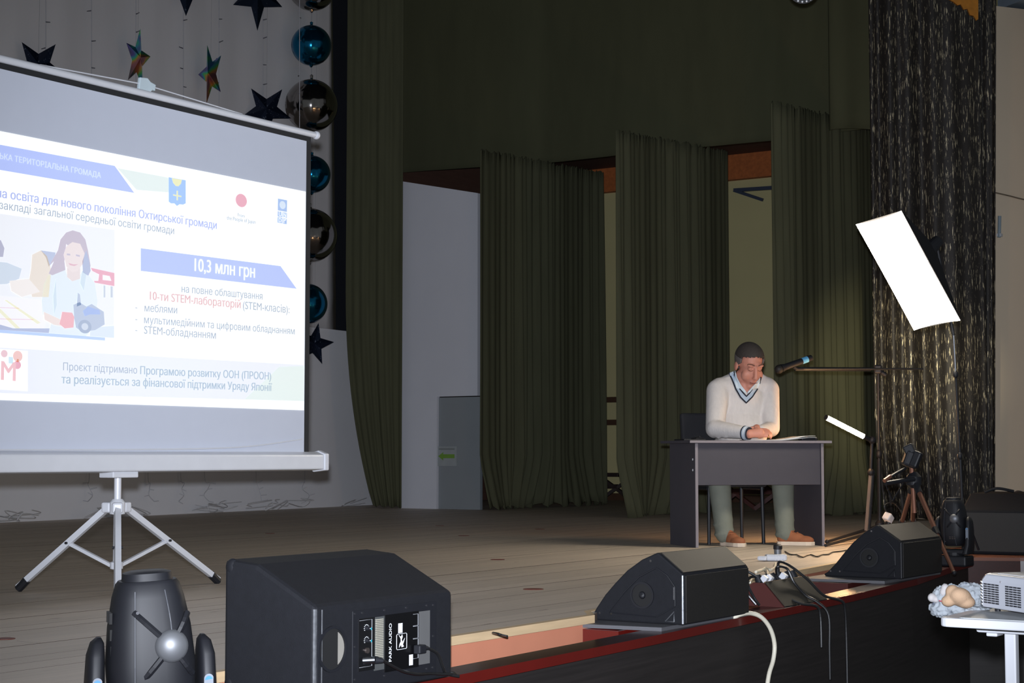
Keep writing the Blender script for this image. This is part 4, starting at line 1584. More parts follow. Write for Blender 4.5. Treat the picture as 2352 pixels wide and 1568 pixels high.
h_ = an[0] + DV * 0.05
shoe(Vector((h_.x, h_.y, 0)), Vector((h_.x, h_.y, 0)) - DV * 0.27 + DU * 0.055)
h_ = an[1] - DU * 0.06 + DV * 0.01
shoe(Vector((h_.x, h_.y, 0)), Vector((h_.x, h_.y, 0)) + DU * 0.235 - DV * 0.135)


# ------------------------------------------------------------------ microphone, lamps and tripods
def V(*a):
    return Vector(a)


mb0 = atz(2021, 1236)
mic = thing('microphone_stand', 'black boom microphone stand reaching towards the man', 'microphone stand', mb0)
MD = mb0.dot(FW) - CAM.dot(FW)
ctop = atd(2017, 848, MD)
MB().cyl(mb0 + V(0, 0, 0.1), ctop, 0.011, n=14).build('pole', M_blk, mic, smooth=True, angle=40)
MB().cyl(mb0 + V(0, 0, 0.1), mb0 + V(0, 0, 0.62), 0.0155, n=14).build('lower_tube', M_blk, mic, smooth=True, angle=40)
MB().ell(mb0.lerp(ctop, .5) + V(0, 0, 0), (0.022, 0.022, 0.035)).build('clutch', M_blk, mic, smooth=True)
MB().lathe([(0.02, 0.06), (0.035, 0.07), (0.035, 0.12), (0.02, 0.14)], mb0).build('hub', M_blk, mic)
for tgt in (atz(1900, 1249), mb0 + V(0.35, 0.12, 0), mb0 + V(0.0, -0.36, 0)):
    lg = MB().tube([mb0 + V(0, 0, 0.10), V(tgt.x, tgt.y, 0.016)], 0.012, 8, 1).build('leg', M_blk, mic)
    MB().ell(V(tgt.x, tgt.y, 0.017), 0.017).build('rubber_foot', M_blk, lg)
bl_, br_ = atd(1826, 847, MD - 0.35), atd(2120, 847, MD + 0.05)
MB().cyl(bl_, br_, 0.0085, n=12).build('boom', mat('grey_boom_tube', (70, 68, 66), 0.4, 0.5), mic, smooth=True, angle=40)
MB().cyl(bl_, bl_.lerp(ctop, .9), 0.0155, n=12).build('boom_sleeve', M_blk, mic, smooth=True, angle=40)
MB().box(ctop, (0.06, 0.06, 0.07), rotm(az=20)).build('joint', M_blk, mic, bevel=0.012)
MB().cyl(ctop + RT * 0.02 - V(0, 0, 0.02), ctop + RT * 0.06 - V(0, 0, 0.045), 0.018, n=12).build('joint_knob', M_blk, mic)
m0, m1 = atd(1783, 850, MD - 0.42), atd(1862, 822, MD - 0.30)
mc = thing('microphone', 'black wireless microphone with a light blue band', 'microphone', m0)
ml = lambda t: m0.lerp(m1, t)
MB().ell(ml(0.08), 0.034).build('grille_head', M_grille, mc, smooth=True)
MB().cyl(ml(0.14), ml(0.26), 0.033, 0.025, 18).build('collar', M_blk, mc, smooth=True, angle=40)
MB().cyl(ml(0.26), ml(0.74), 0.0245, 0.0235, 18).build('handle', M_blk, mc, smooth=True, angle=40)
MB().cyl(ml(0.74), ml(0.9), 0.0245, 0.0245, 18).build('blue_band', mat('light_blue_band', (96, 168, 214), 0.5), mc, smooth=True, angle=40)
MB().cyl(ml(0.9), ml(1.02), 0.0255, 0.023, 18).build('end_cap', M_blk, mc, smooth=True, angle=40)
MB().tube([ml(0.5) - V(0, 0, 0.02), bl_ + RT * 0.01], 0.014, 8, 1).build('clip', M_blk, mic)

# warm tube lamp on its own small stand
tb0 = atz(1988, 1243)
TD = (tb0 - CAM).dot(FW)
tl = thing('tube_lamp', 'slim warm glowing tube lamp on an aluminium stand beside the desk', 'lamp', tb0)
g0, g1 = atd(1899, 959, TD - 0.12), atd(1983, 1002, TD - 0.02)
M_glow = mat('warm_glowing_tube', (255, 226, 190), 0.5, emit=(1.0, 0.56, 0.26), estr=240.0)
MB().cyl(g0, g1, 0.0185, n=18).build('glowing_tube', M_glow, tl, smooth=True, angle=40)
dr = (g1 - g0).normalized()
MB().cyl(g0 - dr * 0.012, g0, 0.0195, n=18).build('end_cap', M_blk, tl)
MB().cyl(g1, g1 + dr * 0.06, 0.0195, 0.016, n=18).build('grip', M_blk, tl)
MB().ell(atd(2003, 1010, TD), 0.03).build('ball_head', M_blk, tl, smooth=True)
MB().cyl(atd(2003, 1010, TD), atd(2000, 1088, TD), 0.012, n=12).build('upper_tube', M_blk, tl)
MB().cyl(atd(2001, 1078, TD), atd(1990, 1218, TD), 0.0165, n=4).build('aluminium_tube', mat('satin_aluminium', (186, 176, 168), 0.35, 0.9), tl)
MB().cyl(atd(2006, 1080, TD + .02), atd(1996, 1218, TD + .02), 0.013, n=4).build('rear_rail', M_blk, tl)
MB().ell(atd(2000, 1084, TD), (0.025, 0.025, 0.03)).build('collar', M_blk, tl)
for tgt in (atz(1896, 1256), tb0 + V(0.22, 0.1, 0), tb0 + V(0.12, -0.22, 0)):
    MB().tube([V(tb0.x, tb0.y, 0.05), V(tgt.x, tgt.y, 0.012)], 0.012, 6, 1).build('leg', M_blk, tl)

# softbox
SBD = 11.3
sc_ = atd(2085, 625, SBD)
FWH = FW
lng = RT * 0.445 - UP * 0.705 + FWH * 0.24
sht = RT * 0.218 + UP * 0.062 - FWH * 0.36
nrm = lng.cross(sht).normalized()
if nrm.dot(FW) > 0:
    nrm = -nrm
pb = atd(2211, 1160, SBD + 0.1)
hp_ = V(pb.x, pb.y, 0)
sb = thing('softbox_light', 'bright rectangular softbox lamp on a thin black stand', 'studio lamp', hp_)
M_soft = mat('glowing_diffuser', (255, 255, 255), 0.6, emit=(1.0, 0.88, 0.70), estr=42.0)
cor = [(-1, -1), (1, -1), (1, 1), (-1, 1)]
NE = 8
vs = []
for j in range(NE + 1):
    for i in range(NE + 1):
        a, b = -1 + 2 * i / NE, -1 + 2 * j / NE
        pull = 1 - 0.03 * (1 - b * b) * abs(a) ** 3
        pull2 = 1 - 0.02 * (1 - a * a) * abs(b) ** 3
        vs.append(sc_ + lng * (a / 2 * pull) + sht * (b / 2 * pull2) + nrm * (0.02 * (1 - a * a) * (1 - b * b)))
mbq = MB().add(vs, [(j * (NE + 1) + i, j * (NE + 1) + i + 1, (j + 1) * (NE + 1) + i + 1, (j + 1) * (NE + 1) + i) for j in range(NE) for i in range(NE)])
dif = mbq.build('diffuser', M_soft, sb, smooth=True)
solid(dif, 0.004)
bk = sc_ - nrm * 0.26
rim = [sc_ + lng * (a / 2) + sht * (b / 2) - nrm * 0.006 for a, b in cor]
ins = [bk + lng * (a * 0.09) + sht * (b * 0.12) for a, b in cor]
MB().add(rim + ins, [(0, 1, 5, 4), (1, 2, 6, 5), (2, 3, 7, 6), (3, 0, 4, 7), (4, 5, 6, 7)]).build('black_hood', M_blkmatte, sb)
MB().cyl(bk, bk - nrm * 0.12, 0.05, 0.04, 18).build('lamp_holder', M_blk, sb)
top = bk - nrm * 0.10
# added spot behind the softbox that brightens the sequin curtain
lk = bpy.data.lights.new('added_curtain_spot', 'SPOT')
lk.energy = 900
lk.color = (1.0, 0.86, 0.55)
lk.spot_size = math.radians(24)
lk.spot_blend = 1.0
lk.shadow_soft_size = 0.04
lko = bpy.data.objects.new('added_curtain_spot', lk)
COL.objects.link(lko)
lko.location = atd(2100, 690, SBD + 0.62)
lko.rotation_euler = (atd(2050, 850, 16.9) - lko.location).to_track_quat('-Z', 'Y').to_euler()
lko.parent = sb
lko.matrix_parent_inverse = WORLD_INV(sb)
pt = atd(2190, 770, SBD + 0.1)
MB().tube([top, pt], 0.012, 8, 1).build('tilt_arm', M_blk, sb)
MB().cyl(pt, pt.lerp(pb, .25), 0.0065, n=10).build('upper_pole', M_chrome, sb)
MB().cyl(pt.lerp(pb, .22), pt.lerp(pb, .72), 0.008, n=10).build('middle_pole', M_blk, sb)
MB().cyl(pt.lerp(pb, .7), hp_ + V(0, 0, 0.2), 0.011, n=10).build('lower_pole', M_blk, sb)
for t in (.23, .71):
    MB().ell(pt.lerp(pb, t), (0.018, 0.018, 0.028)).build('clutch', M_blk, sb, smooth=True)
for a in (100, 220, 340):
    d = V(math.cos(math.radians(a)), math.sin(math.radians(a)), 0)
    MB().tube([hp_ + V(0, 0, 0.30), hp_ + d * 0.16 + V(0, 0, 0.012)], 0.008, 6, 1).build('leg', M_blk, sb)
    MB().tube([hp_ + V(0, 0, 0.2), hp_ + d * 0.07 + V(0, 0, 0.17)], 0.006, 6, 1).build('brace', M_blk, sb)

# bronze camera tripod
foot = atz(2192, 1317, -0.03)
hub = atd(2099, 1102, 10.35)
tp = thing('camera_tripod', 'bronze camera tripod standing behind the wedge speaker', 'tripod', V(hub.x, hub.y, 0))
hxy = V(hub.x, hub.y, 0)
ftl = atd(2062, 1215, 10.75)
ftc = atd(2096, 1240, 10.9)
for f_, nm in ((V(foot.x, foot.y, -0.03), 'leg'), (hub + (ftl - hub) * 1.35, 'leg'), (hub + (ftc - hub) * 1.4, 'leg')):
    e = V(f_.x, f_.y, max(f_.z, -0.03) if f_ .z < 0.2 and f_.x == foot.x else 0.01)
    d = (e - hub)
    lg = MB().cyl(hub + d * 0.04, hub + d * 0.55, 0.015, n=10).build('leg', M_bronze, tp, smooth=True, angle=40)
    MB().cyl(hub + d * 0.55, e, 0.0115, n=10).build('lower_leg', M_bronze, lg, smooth=True, angle=40)
    MB().cyl(hub + d * 0.53, hub + d * 0.60, 0.02, n=10).build('lock', M_blk, lg)
    MB().cyl(hub, hub + d * 0.15, 0.024, 0.02, n=10).build('shoulder', M_blk, lg)
    MB().ell(e + V(0, 0, 0.005), 0.013).build('rubber_foot', M_blk, lg)
MB().lathe([(0.02, -0.05), (0.045, -0.03), (0.045, 0.02), (0.02, 0.05)], hub).build('spider', M_blk, tp)
hd = atd(2093, 1062, 10.35)
MB().cyl(hub - V(0, 0, 0.2), hd, 0.014, n=12).build('centre_column', M_bronze, tp)
MB().box(hd + V(0, 0, 0.02), (0.10, 0.09, 0.10), rotm(ax=20, az=30)).build('pan_head', M_blk, tp, bevel=0.015)
MB().box(atd(2090, 1032, 10.35), (0.08, 0.06, 0.06), rotm(ax=-25, az=10)).build('tilt_plate', M_blk, tp, bevel=0.008)
MB().box(atd(2104, 1055, 10.3), (0.045, 0.05, 0.10), rotm(ax=20, ay=10)).build('phone_clamp', M_blk, tp, bevel=0.01)
MB().tube([atd(2080, 1075, 10.3), atd(2056, 1088, 10.2), atd(2031, 1104, 10.1)], 0.010, 8, 3).build('pan_handle', M_blk, tp)
MB().cyl(atd(2045, 1094, 10.13), atd(2031, 1104, 10.09), 0.0125, n=10).build('handle_tip', M_bronze, tp)
MB().tube([atd(2100, 1100, 10.3), atd(2070, 1104, 10.25), atd(2034, 1110, 10.2)], 0.014, 8, 3).build('crank', M_blk, tp)
for (a, b) in (((2034, 1112), (2050, 1150)), ((2050, 1150), (2075, 1108))):
    MB().tube([atd(*a, 10.25), atd(*b, 10.3)], 0.004, 6, 1).build('strap', M_blk, tp)


# ------------------------------------------------------------------ wedge speakers along the stage front
def prism_x(prof, x0, x1):
    return MB().prism([(x0, y, z) for y, z in prof], (x1 - x0, 0, 0))


# nearest speaker, its amplifier panel towards the hall
YF = 3.13
sp = thing('stage_monitor', 'big black powered stage speaker with amplifier panel, nearest the camera', 'speaker', (4.07, 3.30, -0.045), group='stage monitor speakers')
XA, XB = 3.735, 4.407
cab = prism_x([(YF, -0.045), (YF, 0.222), (3.352, 0.334), (3.478, 0.345), (3.478, -0.045)], XA, XB).build('cabinet', M_blkmatte, sp, bevel=0.014)
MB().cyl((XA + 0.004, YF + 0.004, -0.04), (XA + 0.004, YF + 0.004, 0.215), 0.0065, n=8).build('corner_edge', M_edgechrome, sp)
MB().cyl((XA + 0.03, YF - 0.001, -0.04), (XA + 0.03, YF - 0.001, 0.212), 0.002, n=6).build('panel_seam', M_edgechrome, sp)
for (y, z) in ((3.468, 0.335), (3.468, -0.03)):
    MB().ell((XA + 0.013, y - 0.012, z - 0.014 if z > 0 else z + 0.014), (0.0155, 0.024, 0.026)).build('corner_guard', M_blk, sp, smooth=True)
F = lambda x, y: atY(x, y, YF)


def face(name, x0, y0, x1, y1, depth, material, parent=sp, bevel=0.0):
    """box on the amplifier face between two photo points; depth > 0 stands proud"""
    a, b = F(x0, y0), F(x1, y1)
    return MB().bx((a.x, YF, a.z), (b.x, YF - depth, b.z)).build(name, material, parent, bevel=bevel)


frame = face('amplifier_frame', 808, 1403, 1000, 1556, 0.004, M_blk, bevel=0.002)
face('control_plate', 821, 1421, 857, 1536, 0.006, mat('black_printed_plate', (16, 16, 18), 0.4), frame)
face('heat_sink_recess', 857, 1417, 879, 1536, 0.0055, mat('grey_recess', (92, 94, 94), 0.5, 0.4), frame)
face('brand_plate', 880, 1412, 957, 1530, 0.008, mat('glossy_black_plate', (12, 12, 14), 0.25), frame)
face('side_recess', 960, 1404, 984, 1522, 0.0055, mat('grey_recess_side', (104, 104, 104), 0.5, 0.3), frame)
a, b = F(859, 1421), F(876, 1516)
mbg = MB()
for i in range(5):
    for j in range(24):
        x = a.x + (b.x - a.x) * (i + .5) / 5
        z = a.z + (b.z - a.z) * (j + .5) / 24
        mbg.box((x, YF - 0.007, z), (abs(b.x - a.x) / 8, 0.004, abs(a.z - b.z) / 40))
tag(mbg.build('heat_sink_fins', mat('pale_fin_metal', (196, 192, 176), 0.4, 0.5), frame), kind='stuff')
p0, p1 = F(894, 1518), F(890, 1431)
up_ = V(-1, 0, 0)
place_text('brand_lettering', 'PARK AUDIO', M_print, frame, V(p0.x, YF - 0.0086, p0.z), V(p0.x, YF - 0.0086, p1.z), up_, (0, 0, 0), bold=0.012, hs=0.95)
# emblem: a rounded frame with a leaping winged figure
a, b = F(906, 1456), F(929, 1488)
ex, ez = b.x - a.x, a.z - b.z
E_ = lambda u, v: V(a.x + u * ex, YF - 0.0086, b.z + v * ez)
MB().tube([E_(.06, 0), E_(.94, 0), E_(1, .06), E_(1, .94), E_(.94, 1), E_(.06, 1), E_(0, .94), E_(0, .06), E_(.06, 0)], 0.0008, 5, 1).build('emblem_frame', M_print, frame)
for P in ([(.2, .95), (.42, .8), (.55, .95), (.6, .78), (.5, .62), (.58, .45), (.82, .7), (.7, .42), (.62, .3), (.72, .15), (.5, .12), (.45, .3), (.25, .12), (.3, .35), (.42, .5), (.4, .68)],):
    MB().prism([E_(u, v) for u, v in P], (0, 0.0006, 0)).build('emblem_figure', M_print, frame)
for q in ((910, 1431, 919, 1452), (935, 1503, 943, 1526)):
    face('sticker', *q, 0.0090, M_print, frame)
M_outline = mat('grey_print_line', (170, 172, 176), 0.6)
for q in ((944, 1410, 955, 1435), (944, 1438, 955, 1464), (944, 1467, 955, 1510)):
    a, b = F(q[0], q[1]), F(q[2], q[3])
    MB().tube([(a.x, YF - .0086, a.z), (b.x, YF - .0086, a.z), (b.x, YF - .0086, b.z), (a.x, YF - .0086, b.z)], 0.0007, 4, 1).build('outline_box', M_outline, frame)
a, b = F(822, 1425), F(850, 1528)
MB().tube([(a.x, YF - .0066, a.z), (b.x, YF - .0066, a.z), (b.x, YF - .0066, b.z), (a.x, YF - .0066, b.z)], 0.0007, 4, 1).build('outline_box', M_outline, frame)
for (x, y) in ((838, 1442), (838, 1470)):
    p = F(x, y)
    kb = MB().cyl((p.x, YF - .006, p.z), (p.x, YF - .018, p.z), 0.007, 0.006, 14).build('knob', M_blk, frame)
    for k in range(9):
        t = math.radians(-30 + 30 * k)
        c = V(p.x + .0105 * math.cos(t), YF - .0066, p.z + .0105 * math.sin(t))
        MB().box(c, (.002, .0012, .002)).build('scale_mark', M_print, kb)
    MB().box((p.x + .002, YF - .0185, p.z), (.004, .001, .0015)).build('pointer', M_print, kb)
    p = F(x + 9, y + 1)
    MB().cyl((p.x, YF - .006, p.z), (p.x, YF - .010, p.z), 0.004, n=12).build('indicator_lamp', mat('teal_indicator', (40, 140, 156), 0.4), frame)
p = F(838, 1493)
MB().cyl((p.x, YF - .006, p.z), (p.x, YF - .012, p.z), 0.0085, n=16).build('socket', mat('socket_metal', (110, 100, 96), 0.35, 0.8), frame)
for (x, y) in ((812, 1409), (829, 1407), (880, 1401), (930, 1395), (977, 1390), (992, 1389), (812, 1485), (812, 1560), (880, 1551), (977, 1535), (991, 1532), (992, 1460)):
    p = F(x, y)
    if p.z > -0.04:
        MB().cyl((p.x, YF, p.z), (p.x, YF - .0065, p.z), 0.0042, 0.0034, 10).build('bolt', mat('dark_bolt', (60, 60, 64), 0.4, 0.6), frame)
p = F(762, 1490)
mh = rotm(ax=90)
MB().lathe([(0.058, 0.0), (0.066, 0.0), (0.066, 0.006), (0.058, 0.006)], (p.x, YF + 0.0, p.z), 32, mh, True).build('handle_ring', M_blk, sp, smooth=True, angle=40)
MB().lathe([(0.0, 0.001), (0.058, 0.001), (0.058, 0.002), (0.0, 0.002)], (p.x, YF + 0.0, p.z), 32, mh).build('handle_cup', M_darkgrey, sp)
cr = []
for k in range(13):
    t = math.radians(-62 + 124 * k / 12)
    cr.append((p.x + 0.052 * math.cos(t), YF - 0.0035, p.z + 0.052 * math.sin(t)))
MB().prism(cr, (0, 0.001, 0)).build('handle_grip', mat('pale_grip_metal', (150, 146, 138), 0.5, 0.2), sp)
# plugs and their leads
q0, q1 = F(829, 1516), F(848, 1516)
x0 = V(q0.x, YF - 0.008, q0.z)
pl_ = MB().cyl(x0, x0 + V(0.018, -0.030, 0.002), 0.0105, n=14).build('signal_plug', M_chrome, frame, smooth=True, angle=40)
MB().cyl(x0 + V(0.018, -0.030, 0.002), x0 + V(0.036, -0.045, -0.001), 0.0115, 0.007, n=14).build('plug_boot', M_blk, pl_)
e0 = x0 + V(0.036, -0.045, -0.001)
o = MB().tube([e0, F(880, 1530) + V(0, -0.045, 0), F(905, 1540) + V(0, -0.04, 0), F(940, 1546) + V(0, -0.03, 0), F(985, 1546) + V(0, -0.01, 0), V(4.40, 3.115, -0.036), V(4.47, 3.20, -0.04)], 0.0045, 8).build('signal_cable', M_cableblk)
tag(o, 'black signal cable from the metal plug of the nearest speaker', 'cable')
q0 = F(944, 1487)
fx = V(q0.x, YF - 0.012, q0.z)
pl2 = MB().box(fx + V(0.014, -0.012, -0.004), (0.035, 0.026, 0.026)).build('power_plug', M_blk, frame, bevel=0.004)
MB().cyl(fx + V(0.03, -0.012, -0.003), fx + V(0.05, -0.014, -0.004), 0.009, 0.006, n=12).build('plug_boot', M_blk, pl2)
o = MB().tube([fx + V(0.05, -0.014, -0.004), F(990, 1500) + V(0, -0.025, 0), F(1005, 1530) + V(0, -0.02, 0), F(1018, 1546) + V(0, -0.012, 0), V(4.40, 3.10, -0.041)], 0.0045, 8).build('power_cable', M_cableblk)
tag(o, 'black power cable leaving the right side of the nearest speaker', 'cable')

# the two curved wedge speakers
for (x0, x1, yf, zb, arc, board, lb, lb2) in [
        (6.107, 6.712, 3.205, -0.030, [(3.32, 0.257), (3.395, 0.225), (3.465, 0.178), (3.52, 0.126), (3.568, 0.076), (3.61, 0.02), (3.635, -0.02)], (5.93, 6.76, 3.24, 3.655),
         'black wedge stage speaker on a grey board, left of the cable box', 'grey support board under the middle wedge speaker'),
        (9.025, 9.675, 3.385, -0.030, [(3.525, 0.264), (3.60, 0.22), (3.665, 0.165), (3.72, 0.105), (3.77, 0.045), (3.82, -0.005), (3.845, -0.02)], (8.8, 9.75, 3.42, 3.90),
         'black wedge stage speaker in front of the bronze tripod', 'grey support board under the wedge speaker by the tripod')]:
    w = thing('stage_monitor', lb, 'speaker', ((x0 + x1) / 2, yf + 0.2, zb), group='stage monitor speakers')
    t0_ = 0.172
    prof = [(yf, zb), (yf, t0_)] + arc + [(arc[-1][0] - 0.01, zb)]
    prism_x(prof, x0, x1).build('cabinet', M_blkmatte, w, bevel=0.008)
    # grille sheets on the front and on the slope
    MB().bx((x0 + 0.02, yf - 0.004, zb + 0.006), (x1 - 0.008, yf + 0.002, t0_ - 0.006)).build('front_grille', M_grille, w, bevel=0.001)
    py, pz = arc[0]
    nv = V(0, -(pz - t0_), py - yf).normalized()
    qd = [V(x0 + 0.016, yf + 0.008, t0_ + 0.004), V(x1 - 0.012, yf + 0.008, t0_ + 0.004), V(x1 - 0.012, py - 0.008, pz - 0.006), V(x0 + 0.016, py - 0.008, pz - 0.006)]
    MB().prism([q + nv * 0.001 for q in qd], nv * 0.004).build('sloped_grille', M_grille, w)
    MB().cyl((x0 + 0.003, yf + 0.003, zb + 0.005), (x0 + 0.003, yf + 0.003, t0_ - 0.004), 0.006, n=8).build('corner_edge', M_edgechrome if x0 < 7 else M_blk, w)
    # side plate: raised outline, port hole, badges
    sx = x0 - 0.002
    cyy, czz = yf + 0.185, zb + 0.112
    mr = rotm(ay=-90)
    MB().lathe([(0.046, 0.0), (0.054, 0.0), (0.054, 0.006), (0.046, 0.006)], (sx, cyy, czz), 32, mr, True).build('port_ring', M_blk, w, smooth=True, angle=40)
    MB().lathe([(0.0, -0.001), (0.046, -0.001), (0.046, 0.001), (0.0, 0.001)], (sx - 0.001, cyy, czz), 32, mr).build('port_hole', M_darkgrey, w)
    MB().lathe([(0.0, 0.0), (0.016, 0.0), (0.012, 0.008), (0.0, 0.010)], (sx - 0.001, cyy, czz), 20, mr).build('port_knob', M_blk, w, smooth=True)
    k_ = arc[0][0] - yf
    out = [(yf + .035, zb + .075), (yf + .035, zb + .15), (yf + .07, zb + .195), (yf + .12, zb + .225), (yf + .20, zb + .185), (yf + .27, zb + .12), (yf + .34, zb + .035), (yf + .12, zb + .028)]
    MB().tube([(sx, y, z) for y, z in out + out[:1]], 0.0035, 6, 1).build('moulded_rib', M_blk, w)
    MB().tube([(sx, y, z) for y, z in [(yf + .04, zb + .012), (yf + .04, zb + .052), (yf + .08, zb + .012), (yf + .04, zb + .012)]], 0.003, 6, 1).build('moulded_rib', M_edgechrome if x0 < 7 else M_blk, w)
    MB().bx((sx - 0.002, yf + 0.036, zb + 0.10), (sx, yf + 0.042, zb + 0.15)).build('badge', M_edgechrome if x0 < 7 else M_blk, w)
    for (y, z) in ((arc[-1][0] - 0.045, zb + 0.03), (arc[0][0] + 0.03, arc[0][1] - 0.035), (arc[-1][0] - 0.1, zb + 0.03)):
        MB().cyl((sx + 0.002, y, z), (sx - 0.003, y, z), 0.005, n=10).build('bolt', M_chrome, w)
    bx0, bx1, by0, by1 = board
    o = MB().prism([(bx0, by1, -0.0455), (bx0 + .06, by0, -0.0455), (bx1, by0, -0.0455), (bx1, by1, -0.0455)], (0, 0, 0.0145)).build('support_board', M_greytop)
    tag(o, lb2, 'board', 'grey boards under the speakers')
    o = thing('support_crate', ('red painted crate under the middle wedge speaker' if x0 < 7 else 'red painted crate under the wedge speaker by the tripod'), 'crate', ((x0 + x1) / 2, by0 + .2, -0.30), group='red crates in the trough')
    cx0, cx1 = bx0 - 0.03, x1 - 0.05
    cy0, cy1 = (by0 + 0.145, 3.55) if x0 < 7 else (by0 + 0.175, 3.87)
    cm = M_red if x0 < 7 else M_dred
    MB().bx((cx0, cy0, -0.30), (cx1, cy0 + 0.015, -0.046)).build('front_panel', cm, o)
    MB().bx((cx0, cy1 - 0.015, -0.30), (cx1, cy1, -0.046)).build('back_panel', cm, o)
    for xx in (cx0, cx1 - 0.015):
        MB().bx((xx, cy0 + 0.015, -0.30), (xx + 0.015, cy1 - 0.015, -0.046)).build('side_panel', cm, o)

# far speaker on the side step
w = thing('stage_monitor', 'large dark stage speaker at the right edge behind the projector', 'speaker', (11.75, 3.35, -0.022), group='stage monitor speakers')
pr = [(11.42, -0.022), (11.42, 0.27), (11.62, 0.385), (11.95, 0.395), (12.0, -0.022)]
MB().prism([(x, 3.86, z) for x, z in pr], (0.12, -0.95, 0)).build('cabinet', M_blkmatte, w, bevel=0.014)
MB().prism([(11.424, 3.83, 0.0), (11.424, 3.83, 0.26), (11.536, 2.94, 0.26), (11.536, 2.94, 0.0)], (-0.006, 0, 0)).build('front_grille', M_grille, w)
MB().tube([(11.7, 3.78, 0.392), (11.72, 3.7, 0.42), (11.78, 3.6, 0.40)], 0.01, 8).build('carry_handle', M_blk, w)
o = MB().tube([atd(2325, 1136, 11.9), atd(2336, 1128, 11.9), atd(2352, 1132, 11.95), atd(2375, 1150, 11.95)], 0.006, 6).build('loose_cable', mat('brown_cable', (84, 70, 60), 0.6))
tag(o, 'thin brown cable looped on top of the speaker at right edge', 'cable')


